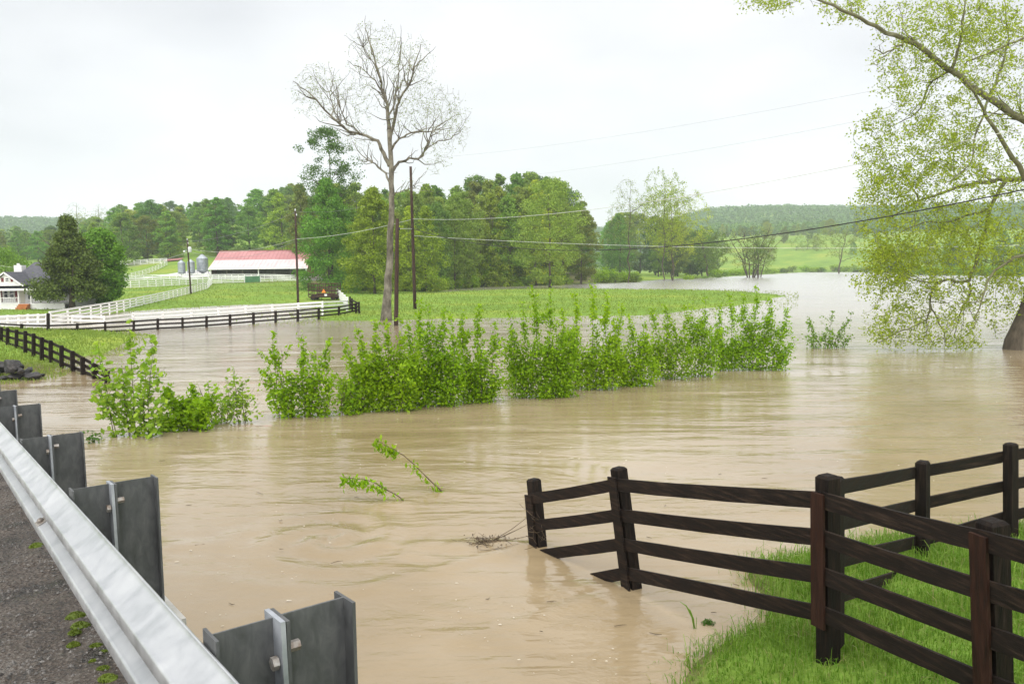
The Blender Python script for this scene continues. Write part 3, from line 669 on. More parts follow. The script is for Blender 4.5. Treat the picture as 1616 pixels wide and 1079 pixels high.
# --- white vinyl fences
def wfence(label, pts, hgt, rows=(.93, .66, .40, .14), pw=.13, n=None, name='white_fence'):
    """pts: world xyz of the post bases, evenly re-sampled if n is given"""
    P = np.array(pts, float)
    if n:
        L_ = np.concatenate([[0], np.cumsum(np.linalg.norm(np.diff(P, axis=0), axis=1))]); q = np.linspace(0, L_[-1], n)
        P = np.stack([np.interp(q, L_, P[:, k]) for k in range(3)], -1)
    hh = hgt if np.ndim(hgt) else [hgt] * len(P)
    if len(hh) != len(P): hh = np.interp(np.linspace(0, 1, len(P)), np.linspace(0, 1, len(hh)), hh)
    return fence(name, label, [(p_ - [0, 0, .25], p_ + [0, 0, h_]) for p_, h_ in zip(P, hh)], [.25 / (.25 + np.mean(hh)) + f * np.mean(hh) / (.25 + np.mean(hh)) for f in rows], pw, .04, .165, 'white_paint', cap='slab')
def gp(px, py, z=None):
    """ground point seen at a pixel"""
    if z is not None: return at_z(px, py, z)
    d = ray(px, py); t = np.geomspace(6, 700, 900); Q = CAM + t[:, None] * d; below = Q[:, 2] < np.maximum(terrain(Q[:, 0], Q[:, 1]), 0)
    k = int(np.argmax(below)) if below.any() else int(np.argmin(np.abs(t - 250)))
    P = Q[k]; P[2] = max(gz(P[0], P[1]), 0); return P
# along the flooded pond edge
q = []
for x, yt, yb in ((79, 495.5, 514), (114, 497, 511.5), (164, 498, 512.5), (210, 493.5, 507.5), (257, 491, 505), (302, 488, 502.5), (345, 485.5, 500), (388, 482.5, 497.5), (430, 480, 495), (471, 477.5, 493), (509, 475, 497)):
    B = at_z(x, yb, 0); q.append((B, at_y(x, yt, B[1])))
fence('white_fence', 'white plank fence half under water along the flooded pond', [(a - [0, 0, .4], b_) for a, b_ in q] + [(at_z(548, 489, .2) - [0, 0, .3], at_y(548, 473, at_z(548, 489, .2)[1]))],
      [[b_[2] - .1, b_[2] - .42, b_[2] - .74] for a, b_ in q] + [[zpx(548, 475, at_z(548, 489, .2)[1]), zpx(548, 480, at_z(548, 489, .2)[1]), zpx(548, 485, at_z(548, 489, .2)[1])]], .15, .04, .15, 'white_paint', cap='slab')
# gate run on the far left
q = []
for x, yt, yb in ((-46, 499, 515), (-14, 498.5, 515), (12, 497, 514.5), (29, 496.5, 514), (44, 495.5, 513.5), (60, 495, 513.5), (73, 494.5, 513)):
    B = at_z(x, yb, 0); q.append((B - [0, 0, .4], at_y(x, yt, B[1])))
fence('white_fence', 'white three rail fence in the flood below the white house', q, [[b_[2] - .1, b_[2] - .45, b_[2] - .8] for a, b_ in q], .14, .04, .13, 'white_paint', cap='slab')
# diagonal run up the pasture
pts = [gp(80, 513, 0.02), gp(110, 507, .1), gp(166, 495.5, .15), gp(215, 484), gp(260, 473.5), gp(300, 463.5), gp(327, 456), gp(334, 449)]
wfence('long white four rail fence climbing the pasture from the water to the barn', pts, [1.1, 1.05, 1.15, 1.3], n=34)
wfence('white fence left of the green gate below the barn', [gp(331, 447.5), gp(350, 447), gp(368, 446.5), gp(386, 446)], 1.4)
wfence('white fence right of the green gate below the barn', [gp(411, 445), gp(430, 444.5), gp(449, 444), gp(468, 443.8), gp(486, 443.5), gp(508, 443)], 1.4)
g1, g2 = gp(387.5, 446), gp(410, 445)
gt = thing('gate', 'solid green gate panel closing the gap between two white fences', 'gate', g1)
for k in range(5):
    mb = MB(); zc = .16 + .26 * k; mb.beam(g1 + [0, 0, zc], g2 + [0, 0, zc], .05, .25); mb.build('board', 'gate_green', gt, False, g1)
for e in (g1, g2):
    mb = MB(); mb.beam(e - [0, 0, .1], e + [0, 0, 1.42], .1, .1, (0, 1, 0)); mb.build('stile', 'gate_green', gt, False, g1)
wfence('upper white fence crossing the pasture behind the round green tree', [gp(178, 456), gp(240, 453), gp(290, 450), gp(329, 447.5)], 1.5, n=14)
wfence('low white fence along the pale farm drive', [gp(188, 445.5), gp(232, 443), gp(270, 441.5), gp(330, 441)], 1.4, n=13)
def yp(px, py, Y): return at_y(px, py, Y)
def far_run(label, a, b_, n, hgt):
    """straight run set on the ground between two ground points"""
    P = []
    for t in np.linspace(0, 1, n):
        p_ = np.array(a) * (1 - t) + np.array(b_) * t; p_[2] = gz(p_[0], p_[1]); P.append(p_)
    return wfence(label, P, hgt)
xy = lambda px, Y: np.array([(px - CX) * Y / F, Y, 0.])
far_run('farthest white fence along the top of the green paddock', xy(186, 262), xy(268, 258), 9, 1.6)
far_run('white fence running diagonally up to the little red shed', xy(186, 200), xy(268, 252), 16, 1.5)
far_run('white rail fence close in front of the open barn', xy(338, 190), xy(482, 188), 15, 1.35)
# white boards seen end on beside the wagon
wfence('white fence seen end on beside the rusty wagon', [gp(533, 468.5), gp(541, 477), gp(549, 487)], 1.2, rows=(.9, .72, .54, .36, .18), n=5)

# pale drive
q = [xy(230, 212), xy(268, 222), xy(300, 240), xy(312, 205), xy(345, 188)]
mb = MB(); pc = [xy(196, 206), xy(235, 212), xy(272, 222), xy(300, 226), xy(330, 208)]; wd = [3, 5, 7, 9, 9]
V = []
for p_, w_ in zip(pc, wd):
    for sgn in (-1, -.33, .33, 1): V.append((p_[0], p_[1] + sgn * w_, gz(p_[0], p_[1] + sgn * w_) + .08))
mb.add(V, [(a * 4 + k, (a + 1) * 4 + k, (a + 1) * 4 + k + 1, a * 4 + k + 1) for a in range(4) for k in range(3)])
tag(mb.build('drive', 'drive'), kind='structure')

# ------------------------------------------------------------------ barn, bins, shed, house, wagon
z0 = gz(-62, 200)
bx0, bx1, by0 = (333 - CX) * 196 / F, (489 - CX) * 196 / F, 196
bn = thing('barn', 'long open fronted barn with a faded red metal roof on the pasture', 'barn', ((bx0 + bx1) / 2, by0, z0 - .1)); BO = np.array(bn.location)
ze, zk, zr = 4.85, 7.05, 9.35
def bb(name, m, *boxes, parent=bn):
    mb_ = MB()
    for b_ in boxes: mb_.box(*b_)
    return mb_.build(name, m, parent, False, BO)
mb = MB(); mb.slab([(bx0, by0 - .5, ze), (bx1, by0 - .5, ze), (bx1, by0 + 4, zk), (bx0, by0 + 4, zk)], .08)
for k in range(25): x = bx0 + (bx1 - bx0) * (k + .5) / 25; mb.beam((x, by0 - .5, ze + .03), (x, by0 + 4, zk + .03), .06, .06)
mb.build('lean_to_roof', 'pink_roof', bn, False, BO)
mb = MB(); mb.slab([(bx0, by0 + 4.02, zk + .06), (bx1, by0 + 4.02, zk + .06), (bx1, by0 + 8, zr), (bx0, by0 + 8, zr)], .1)
mb.slab([(bx1, by0 + 12, zk), (bx0, by0 + 12, zk), (bx0, by0 + 8.02, zr), (bx1, by0 + 8.02, zr)], .1)
for k in range(25): x = bx0 + (bx1 - bx0) * (k + .5) / 25; mb.beam((x, by0 + 4.02, zk + .1), (x, by0 + 8, zr + .03), .06, .06)
rf = mb.build('roof', 'red_roof', bn, False, BO)
bb('ridge_cap', 'red_roof', (bx0, bx1, by0 + 7.8, by0 + 8.2, zr, zr + .08), parent=rf)
bb('fascia', 'white_paint', (bx0, bx1, by0 - .56, by0 - .502, ze - .22, ze - .005))
bb('rear_wall', 'barn_wood', (bx0 + .3, bx1 - .3, by0 + 11.5, by0 + 11.7, z0 - .3, zk - .1))
bb('inner_wall', 'barn_wood', (bx0 + .5, bx1 - .5, by0 + 3.9, by0 + 4.0, z0 - .3, zk - .15))
for x in (bx0 + .25, bx1 - .35):
    mb = MB()
    pts = [(x, by0 + .2, z0 - .3), (x, by0 + 11.5, z0 - .3), (x, by0 + 11.5, zk - .25), (x, by0 + 8, zr - .25), (x, by0 + 4, zk - .25), (x, by0 + .2, ze - .05)]
    p2 = [(a + .1, b_, c) for a, b_, c in pts]; mb.poly(pts); mb.poly(p2[::-1]); mb.add([pts[0], p2[0], p2[5], pts[5]], [(0, 1, 2, 3)])
    mb.build('gable_wall', 'barn_red', bn, False, BO)
for k in range(7):
    x = bx0 + .5 + (bx1 - bx0 - 1) * k / 6
    bb('post', 'white_paint' if k in (0, 3, 6) else 'barn_wood', (x - .1, x + .1, by0 - .1, by0 + .1, z0 - .3, ze - .16))
for k, f in enumerate((.12, .45, .78)):
    x = bx0 + (bx1 - bx0) * f; bb('stall_partition', 'barn_wood', (x - .05, x + .05, by0 + .6, by0 + 3.88, z0 - .2, z0 + 1.5))

def grain_bin(px, Y, rad, ztop, label):
    x = (px - CX) * Y / F; g = gz(x, Y); t = thing('grain_bin', label, 'grain bin', (x, Y, g), 0, 'grain bins beside the drive')
    hh = ztop - g; th = np.linspace(0, 2 * math.pi, 25)[:-1]
    mb_ = MB(); zz = np.linspace(1.0, hh - rad * .75, 17); V, Q = [], []
    for k, z in enumerate(zz): V += [((rad + (.02 if k % 2 else 0)) * math.cos(q), (rad + (.02 if k % 2 else 0)) * math.sin(q), z) for q in th]
    Q = [(l * 24 + q, l * 24 + (q + 1) % 24, (l + 1) * 24 + (q + 1) % 24, (l + 1) * 24 + q) for l in range(16) for q in range(24)]
    mb_.add(V, Q); mb_.build('body', 'bin_steel', t)
    mb_ = MB(); mb_.add([(1.06 * rad * math.cos(q), 1.06 * rad * math.sin(q), zz[-1] - .02) for q in th] + [(rad * .18 * math.cos(q), rad * .18 * math.sin(q), hh) for q in th] + [(0, 0, hh + .1)],
                        [(q, (q + 1) % 24, 24 + (q + 1) % 24, 24 + q) for q in range(24)], [(24 + q, 24 + (q + 1) % 24, 48) for q in range(24)])
    mb_.build('roof', 'bin_steel', t)
    mb_ = MB(); mb_.add([(rad * math.cos(q), rad * math.sin(q), 1.0) for q in th] + [(0, 0, .2)], None, [((q + 1) % 24, q, 24) for q in range(24)]); mb_.build('hopper', 'bin_steel', t)
    for q in range(4):
        a = q * math.pi / 2 + .6; mb_ = MB(); mb_.beam((rad * math.cos(a), rad * math.sin(a), -.2), (rad * math.cos(a), rad * math.sin(a), 1.6), .1, .1, (1, 0, .1)); mb_.build('leg', 'bin_steel', t)
    return t
grain_bin(290.5, 214, .95, 7.35, 'leftmost small galvanised grain bin behind the pole')
grain_bin(305.5, 214, .95, 7.5, 'middle galvanised grain bin, right of the pole')
grain_bin(323.5, 218, 1.5, 8.9, 'tallest and widest galvanised grain bin, nearest the barn')

# small red roofed shed
sx, sy = (279 - CX) * 262 / F, 262; g = gz(sx, sy)
sh = thing('shed', 'little open shed with a red roof behind the grain bins', 'shed', (sx, sy, g)); hz = 8.4 - g
mb = MB(); mb.slab([(-2.6, -1.6, hz - .5), (2.6, -1.6, hz - .1), (2.6, 1.6, hz + .5), (-2.6, 1.6, hz + .1)], .12); mb.build('roof', 'red_roof', sh)
mb = MB(); mb.box(-2.2, 2.2, 1.2, 1.35, -.2, hz - .1); mb.build('wall', 'barn_wood', sh)
for x in (-2.2, 2.2): mb = MB(); mb.box(x - .1, x + .1, -1.4, -1.2, -.2, hz - .35); mb.build('post', 'barn_wood', sh)

# house: local frame, x to the right, front towards -y
HY = 87
hx, hzg = lambda px, Y=HY: at_y(px, 455, Y)[0], lambda py, px=30, Y=HY: at_y(px, py, Y)[2]
ho = thing('house', 'white porch house with a dark slate roof and red shutters', 'house', (hx(20), HY, gz(hx(20), HY))); HO = np.array(ho.location)
def hb(name, m, *boxes, parent=ho):
    mb_ = MB()
    for b_ in boxes: mb_.box(*b_)
    return mb_.build(name, m, parent, False, HO)
zb, zp, zeav, zgb, zap, zrg = hzg(487), hzg(479), hzg(455.5), hzg(449.5), hzg(429.5), hzg(413.5, 60, HY + 5.5)
XL, XR = hx(-60), hx(100)
hb('wall', 'house_white', (XL, XR, HY + 1.9, HY + 9, zb - .4, zgb - .05))
hb('porch_floor', 'house_white', (XL, XR, HY - .05, HY + 1.9, zp - .14, zp), (XL, XR, HY, HY + .12, zb - .3, zp - .14))
mb = MB(); mb.slab([(XL, HY - .35, zeav), (XR, HY - .35, zeav), (XR, HY + 2.3, zgb), (XL, HY + 2.3, zgb)], .1); mb.build('porch_roof', 'shingle', ho, False, HO)
hb('fascia', 'house_white', (XL, XR, HY - .42, HY - .36, zeav - .2, zeav + .01))
# main hipped roof
rx0, rx1 = hx(57, HY + 5.5), hx(85, HY + 5.5)
mb = MB(); e0 = zgb - .02
A = [(hx(-8), HY + 1.6, e0), (XR + .3, HY + 1.6, e0), (XR + .3, HY + 9.4, e0), (hx(-8), HY + 9.4, e0), (rx0, HY + 5.5, zrg), (rx1, HY + 5.5, zrg)]
mb.add(A, [(0, 1, 5, 4), (2, 3, 4, 5), (3, 2, 1, 0)], [(1, 2, 5), (3, 0, 4)])
rfh = mb.build('roof', 'shingle', ho, False, HO)
hb('gutter', 'house_white', (hx(40), XR, HY + 1.5, HY + 1.6, e0 - .06, e0 + .05))
# front gable
gx0, gxm, gx1 = hx(-19), hx(9), hx(37); gy = HY + .1
mb = MB(); mb.add([(gx0 + .15, gy, zgb - .1), (gx1 - .15, gy, zgb - .1), (gxm, gy, zap - .1), (gx0 + .15, gy + 5, zgb - .1), (gx1 - .15, gy + 5, zgb - .1), (gxm, gy + 5, zap - .1)], [(0, 2, 5, 3), (1, 4, 5, 2)], [(0, 1, 2), (3, 5, 4)])
gab = mb.build('gable', 'house_white', ho, False, HO)
mb = MB(); mb.slab([(gxm, gy - .25, zap + .06), (gxm, gy + 5, zap + .06), (gx0 - .15, gy + 5, zgb - .06), (gx0 - .15, gy - .25, zgb - .06)], .08)
mb.slab([(gxm, gy + 5, zap + .06), (gxm, gy - .25, zap + .06), (gx1 + .15, gy - .25, zgb - .06), (gx1 + .15, gy + 5, zgb - .06)], .08); mb.build('gable_roof', 'shingle', ho, False, HO)
mb = MB(); mb.beam((gx0 - .1, gy - .28, zgb - .14), (gxm, gy - .28, zap - .02), .05, .14); mb.beam((gxm, gy - .28, zap - .02), (gx1 + .1, gy - .28, zgb - .14), .05, .14); mb.build('barge_board', 'house_white', gab, False, HO)
def win(x0, x1, y0, z0_, z1_, parent):
    f = hb('window', 'house_white', (x0, x1, y0 - .05, y0, z0_, z0_ + .07), (x0, x1, y0 - .05, y0, z1_ - .07, z1_), (x0, x0 + .07, y0 - .05, y0, z0_ + .07, z1_ - .07), (x1 - .07, x1, y0 - .05, y0, z0_ + .07, z1_ - .07),
           (x0 + .07, x1 - .07, y0 - .04, y0, (z0_ + z1_) / 2 - .03, (z0_ + z1_) / 2 + .03), parent=parent)
    hb('pane', 'glass', (x0 + .07, x1 - .07, y0 - .025, y0 - .005, z0_ + .07, (z0_ + z1_) / 2 - .03), (x0 + .07, x1 - .07, y0 - .025, y0 - .005, (z0_ + z1_) / 2 + .03, z1_ - .07), parent=f)
win(hx(8), hx(15), gy - .002, hzg(444.5), hzg(438), ho)
for px in (2.2, 17): hb('shutter', 'shutter', (hx(px), hx(px + 3.6), gy - .05, gy - .003, hzg(444.5), hzg(438)))
WY = HY + 1.9
for px in (5, 14.3): win(hx(px, WY), hx(px + 8, WY), HY + 1.898, hzg(471.5), hzg(457), ho)
for px in (-1.5, 23.5): hb('shutter', 'shutter', (hx(px, WY), hx(px + 4.5, WY), HY + 1.84, HY + 1.895, hzg(477), hzg(457)))
hb('door', 'cream', (hx(31.5, WY), hx(38.5, WY), HY + 1.84, HY + 1.895, zp, hzg(456.5)))
hb('dark_window', 'glass', (hx(44, WY), hx(49, WY), HY + 1.85, HY + 1.895, hzg(473), hzg(457)))
for px in (-25, -1, 28, 47.5, 75): hb('porch_post', 'house_white', (hx(px) - .06, hx(px) + .06, HY + .0, HY + .12, zp, zeav - .12))
for a, b_ in ((-25, -1), (-1, 28)):
    rl = hb('railing', 'house_white', (hx(a) + .07, hx(b_) - .07, HY + .03, HY + .08, zp + .62, zp + .68), (hx(a) + .07, hx(b_) - .07, HY + .03, HY + .08, zp + .06, zp + .11))
    for k in range(10): x = hx(a) + (hx(b_) - hx(a)) * (k + .7) / 10.4; hb('baluster', 'house_white', (x - .015, x + .015, HY + .04, HY + .07, zp + .11, zp + .62), parent=rl)
for k in range(3): hb('step', 'orange_wood', (hx(30), hx(46.5), HY - .35 - .28 * (2 - k) , HY - .07 - .28 * (2 - k) + .0, zb - .3, zb + (zp - zb) * (k + 1) / 3 - .03))
ch = hb('chimney', 'house_white', (hx(24, HY + 4.4), hx(36, HY + 4.4), HY + 4.4, HY + 5.3, e0, hzg(418.5, 30, HY + 4.4)))
hb('chimney_cap', 'house_white', (hx(29, HY + 4.7), hx(31.5, HY + 4.7), HY + 4.7, HY + 5.0, hzg(418.5, 30, HY + 4.4), hzg(415.5, 30, HY + 4.7)), parent=ch)

# rusty wagon
wp = gp(512, 474); Yw = wp[1]; wxx = lambda px: (px - CX) * Yw / F - wp[0]; wz = lambda py: at_y(512, py, Yw)[2] - wp[2]
wg = thing('farm_wagon', 'rusty caged farm wagon with an orange triangle by the white fence', 'wagon', wp)
xa, xb = wxx(488), wxx(534); zt, zf = wz(447), wz(468)
mb = MB(); mb.box(xa, xb, 0, 2.0, zf - .12, zf + .02); mb.build('bed', 'rust', wg)
for yy, x0, x1 in ((0, xa, xb), (2.0, xa, xb)):
    for k in range(6): mb = MB(); x = x0 + (x1 - x0) * k / 5; mb.box(x - .04, x + .04, yy - .04, yy + .04, zf + .02, zt); mb.build('stake', 'rust', wg)
    for k in range(4): z = zf + .3 + (zt - zf - .3) * k / 3 - .05; mb = MB(); mb.box(x0 - .05, x1 + .05, yy - .085, yy - .045, z - .05, z + .05); mb.build('rail', 'rust', wg)
for k in range(5): mb = MB(); mb.box(xa + 1.1, xb - .25, -.2, -.12, zf + .08 + k * .26, zf + .22 + k * .26); mb.build('tailboard', 'rust', wg)
for x in (xa, xb):
    for k in range(3): mb = MB(); z = zf + .4 + .5 * k; mb.box(x - .02, x + .02, .05, 1.95, z - .05, z + .05); mb.build('side_rail', 'rust', wg)
mb = MB(); cx_, cz = wxx(513), wz(459); mb.add([(cx_ - .28, -.23, cz - .22), (cx_ + .28, -.23, cz - .22), (cx_, -.23, cz + .26), (cx_ - .28, -.21, cz - .22), (cx_ + .28, -.21, cz - .22), (cx_, -.21, cz + .26)], [(0, 3, 4, 1), (1, 4, 5, 2), (2, 5, 3, 0)], [(0, 1, 2), (3, 5, 4)]); mb.build('warning_triangle', 'orange', wg)
mb = MB(); mb.box(wxx(514), wxx(518), -.23, -.205, wz(467), wz(464)); mb.build('number_plate', 'white_paint', wg)
for x in (xa + .6, xb - .6):
    for yy in (.15, 1.75):
        mb = MB(); mb.tube([(x, yy, .38), (x, yy + .2, .38)], .38, 14); wh = mb.build('wheel', 'rubber', wg)
        mb = MB(); mb.tube([(x, yy - .012, .38), (x, yy + .212, .38)], .19, 10); mb.build('rim', 'rust', wh)

# ------------------------------------------------------------------ utility poles and wires
def pole(px, pyb, pyt, zb_, label, r0=.15, lean=0, arm=False):
    B = at_z(px, pyb, zb_) if zb_ is not None else gp(px, pyb); T_ = at_y(px + lean, pyt, B[1])
    t = thing('utility_pole', label, 'utility pole', B)
    mb_ = MB(); n = 6; mb_.tube([np.array([0, 0, -.8]) * (1 - f) + (T_ - B) * f for f in np.linspace(0, 1, n)], np.linspace(r0, r0 * .72, n), 10); mb_.build('pole_shaft', 'pole_wood', t, True)
    return t, B, T_
pc, pcB, pcT = pole(655, 487, 263, .3, 'tall brown utility pole right of the bare sycamore', .17, -7)
ps, psB, psT = pole(624.5, 513.5, 345, 0, 'short brown stub pole standing in the water edge near the sycamore', .17, 2.5)
pb_, pbB, pbT = pole(470.5, 481, 333, None, 'brown utility pole in front of the red roofed barn', .15, -4.5)
pa, paB, paT = pole(301.5, 464, 379, None, 'far utility pole with a transformer beside the grain bins', .14, -6)
def small(t, B, P, name, m, rr_, hh, k=10):
    mb_ = MB(); P = np.array(P) - B; mb_.tube([P - [0, 0, hh / 2], P - [0, 0, hh * .35], P + [0, 0, hh * .35], P + [0, 0, hh / 2]], [rr_ * .8, rr_, rr_, rr_ * .7], k); return mb_.build(name, m, t, True)
# on-pole fittings
small(pa, paB, at_y(299.5, 394, paB[1] - .25), 'transformer', 'porcelain', .25, .85)
small(pa, paB, at_y(291, 397, paB[1] - .2), 'street_light', 'porcelain', .16, .3)
A = at_y(297, 396, paB[1]) - paB; B = at_y(290, 396, paB[1]) - paB
mb = MB(); mb.tube([A, (A + B) / 2 + [0, 0, .1], B], .04, 6); mb.build('lamp_arm', 'bin_steel', pa)
for (t, B, T_) in ((pa, paB, paT), (pb_, pbB, pbT)):
    small(t, B, T_ + [0, 0, .12], 'insulator', 'porcelain', .07, .26)
    small(t, B, T_ + [.16, -.1, -.45], 'insulator', 'porcelain', .06, .22)
small(pc, pcB, at_y(651, 361, pcB[1] - .2), 'bracket', 'wire_dark', .07, .16)
small(ps, psB, at_y(630, 361, psB[1]), 'bracket', 'wire_dark', .06, .2)

def wire(label, A, B, sag, r_, m, n=26):
    A, B = np.asarray(A, float), np.asarray(B, float); t = np.linspace(0, 1, n)
    P = A[None] * (1 - t)[:, None] + B[None] * t[:, None]; P[:, 2] -= sag * 4 * t * (1 - t)
    mb_ = MB(); mb_.tube(P - A, r_, 5); ob = mb_.build('power_line', m); ob.location = tuple(A)
    return tag(ob, label, 'power line')
YC, YB, YA = pcB[1], pbB[1], paB[1]
cC = lambda py: at_y(648 + (py - 263) * .031, py, YC)
cB = lambda py: at_y(466 + (py - 333) * .03, py, YB)
cA = lambda py: at_y(295.5 + (py - 379) * .07, py, YA)
wire('pale wire from the tall pole down to the barn pole', cC(346), cB(377), .35, .022, 'wire_pale')
wire('pale wire rising from the tall pole to upper right', cC(345.5), at_y(1760, 168, 30), 1.3, .016, 'wire_pale', 60)
wire('thick black cable swooping from the tall pole across the right tree', cC(361), at_y(1760, 268, 27), 2.35, .026, 'wire_dark', 60)
wire('thin level wire crossing the meadow behind the black cable', cC(372), at_y(1700, 384, 70), .75, .014, 'wire_pale', 60)
wire('faint high wire crossing the grey sky', at_y(700, 248, 130), at_y(1700, 78, 60), 1.0, .009, 'wire_grey', 40)
wire('faint second wire below the highest one in the sky', at_y(740, 286, 130), at_y(1700, 120, 60), 1.0, .009, 'wire_grey', 40)
wire('top wire between the barn pole and the transformer pole', cB(335), cA(381), .7, .018, 'wire_grey')
wire('second wire between the barn pole and the transformer pole', cB(377), cA(392), 1.0, .02, 'wire_pale')
wire('lowest wire between the barn pole and the transformer pole', cB(380), cA(396), 1.5, .018, 'wire_grey')
wire('top wire from the barn pole back to the wooded hill', cB(334), at_y(585, 322, 130), .5, .014, 'wire_grey')
wire('service wire sagging from the transformer pole to the house', cA(398), at_y(-30, 414, 100), 1.9, .02, 'wire_pale')
wire('short tie wire between the stub pole and the tall pole', at_y(630, 361, psB[1]), at_y(650, 361, pcB[1] - .2), .0, .02, 'wire_pale', 4)

# ------------------------------------------------------------------ trees
def wiggle(P, n, amp, rng):
    """resample a polyline smoothly and roughen it"""
    P = np.asarray(P, float); m_ = len(P); t = np.linspace(0, m_ - 1, n)
    i = np.clip(t.astype(int), 0, m_ - 2); f = (t - i)[:, None]
    p0, p1, p2, p3 = P[np.maximum(i - 1, 0)], P[i], P[i + 1], P[np.minimum(i + 2, m_ - 1)]
    C = .5 * (2 * p1 + (p2 - p0) * f + (2 * p0 - 5 * p1 + 4 * p2 - p3) * f ** 2 + (3 * p1 - p0 - 3 * p2 + p3) * f ** 3)
    C[1:-1] += rng.normal(0, amp, (n - 2, 3)); return C

def fill_twigs(mb_, nodes, att, rng, seg, r0=.012, rk=.006, r1=.004, jit=.12, up=.15, k=4, droop=0.):
    """grow a twig from the nearest branch node to every attractor point; returns points along the twigs"""
    nodes = np.asarray(nodes, float); att = np.asarray(att, float)
    cap = len(nodes) + len(att) * 8; B = np.zeros((cap, 3)); n = len(nodes); B[:n] = nodes
    d0 = np.array([((nodes - a) ** 2).sum(1).min() for a in att]); outp = []
    for a in att[np.argsort(d0)]:
        dd = ((B[:n] - a) ** 2).sum(1); j_ = int(dd.argmin()); d = math.sqrt(dd[j_])
        if d < seg * .3: outp.append(a[None]); continue
        m_ = max(3, min(7, int(d / seg) + 2)); t = np.linspace(0, 1, m_)[:, None]
        P = B[j_] * (1 - t) + a * t; P += rng.normal(0, jit * d / m_, P.shape) * (t > 0); P[:, 2] += (4 * t * (1 - t))[:, 0] * d * (up - droop)
        mb_.tube(P, np.linspace(min(r0 + rk * d, .09), r1, m_), k, False)
        B[n:n + m_ - 1] = P[1:]; n += m_ - 1; outp.append(P[1:])
    return np.vstack(outp)

def shoots(mb_, C, rng, cnt, l0, l1, r_):
    out_ = []
    for _ in range(cnt):
        i = rng.integers(len(C) // 5, max(len(C) // 5 + 1, int(len(C) * .82))); tg = unit(C[i + 1] - C[i]); v = unit(tg * .8 + rng.normal(0, .55, 3) + [0, 0, .35]); l_ = rng.uniform(l0, l1) * (1.1 - .6 * i / len(C))
        P = wiggle([C[i], C[i] + v * l_ * .5 + rng.normal(0, .05 * l_, 3), C[i] + v * l_ + np.array([0, 0, .12 * l_])], 7, .02 * l_, rng)
        mb_.tube(P, np.linspace(min(.06, max(.018, r_)), .01, 7), 5, False); out_.append(P[1:])
    return out_

def ell(rng, n, c, r_, power=.5):
    v = unit(rng.normal(size=(n, 3))) * (rng.uniform(0, 1, (n, 1)) ** power); return np.asarray(c) + v * np.asarray(r_)

# --- the tall, nearly bare sycamore
rg = np.random.default_rng(11)
SB = at_z(609, 504, .08); YS = SB[1]; q = lambda px, py, dy=0.: at_y(px, py, YS + dy)
sy = thing('sycamore_tree', 'tall nearly bare sycamore with a pale mottled trunk on the field edge', 'tree', SB)
limbs = [([(609, 504), (613, 440), (616, 390), (617.5, 340), (618, 298), (616.5, 250), (614, 205)], [0] * 7, .62, .27, 24),
         ([(614, 205), (610, 165), (602, 136), (588, 80), (576, 45)], [0, .2, .5, .8, 1.2], .25, .035, 18),
         ([(615, 225), (624, 180), (631, 158), (648, 126), (655, 100), (664, 70)], [0, -.4, -.9, -1.4, -1.8, -2.2], .22, .03, 18),
         ([(615, 262), (604, 238), (588, 219), (546, 205), (514, 173), (486, 145), (462, 128)], [0, -.3, -.8, -1.6, -2.4, -2.8, -3], .27, .03, 22),
         ([(617, 292), (606, 272), (590, 258), (572, 246), (556, 222)], [0, .6, 1.5, 2.5, 3.4], .16, .03, 14),
         ([(619, 275), (627, 260), (640, 252), (662, 249), (673, 234), (680, 210), (700, 194), (722, 180)], [0, .4, .8, 1.6, 2.2, 2.7, 3.2, 3.6], .2, .025, 22),
         ([(616, 238), (626, 224), (642, 213), (668, 208), (690, 205), (716, 203)], [0, -.6, -1.4, -2.4, -3.2, -4], .16, .025, 16),
         ([(612, 190), (622, 160), (628, 130), (630, 95), (634, 60)], [0, .9, 1.8, 2.6, 3.2], .13, .02, 14),
         ([(608, 160), (592, 130), (572, 110), (548, 96)], [0, .5, 1.2, 1.6], .11, .02, 12),
         ([(600, 130), (592, 105), (575, 80), (566, 55)], [0, -1, -1.8, -2.2], .1, .02, 12),
         ([(546, 205), (530, 180), (520, 150), (510, 125)], [-1.6, -1, -.6, -.2], .1, .02, 12),
         ([(570, 213), (545, 190), (535, 160), (530, 130)], [-1.2, -2.2, -3.2, -4], .1, .02, 12),
         ([(618, 310), (630, 303), (648, 298), (664, 294)], [0, -.4, -.8, -1.2], .09, .02, 10),
         ([(673, 234), (690, 225), (710, 220), (728, 205)], [2.2, 1.2, .4, 0], .08, .02, 10)]
mb = MB(); nodes = []
for i, (pts, dy, ra, rb_, n) in enumerate(limbs):
    C = wiggle([q(x, y, e) for (x, y), e in zip(pts, dy)], n, .05 if i else .03, rg); rad = (ra + (rb_ - ra) * np.linspace(0, 1, n) ** .8) * .68
    if i == 0: C[0, 2] -= .6; rad = np.interp(np.linspace(0, 1, n), [0, .06, .18, .5, 1], [.54, .36, .29, .23, .165])
    (mb if i else mb).tube(C, rad, 12 if i == 0 else 8)
    if i: nodes.append(C[2:]); nodes += shoots(mb, C, rg, n // 2 + 3, 1.2, 3.4, ra * .3)
mb.build('trunk', 'sycamore_bark', sy, True, SB)
att = []
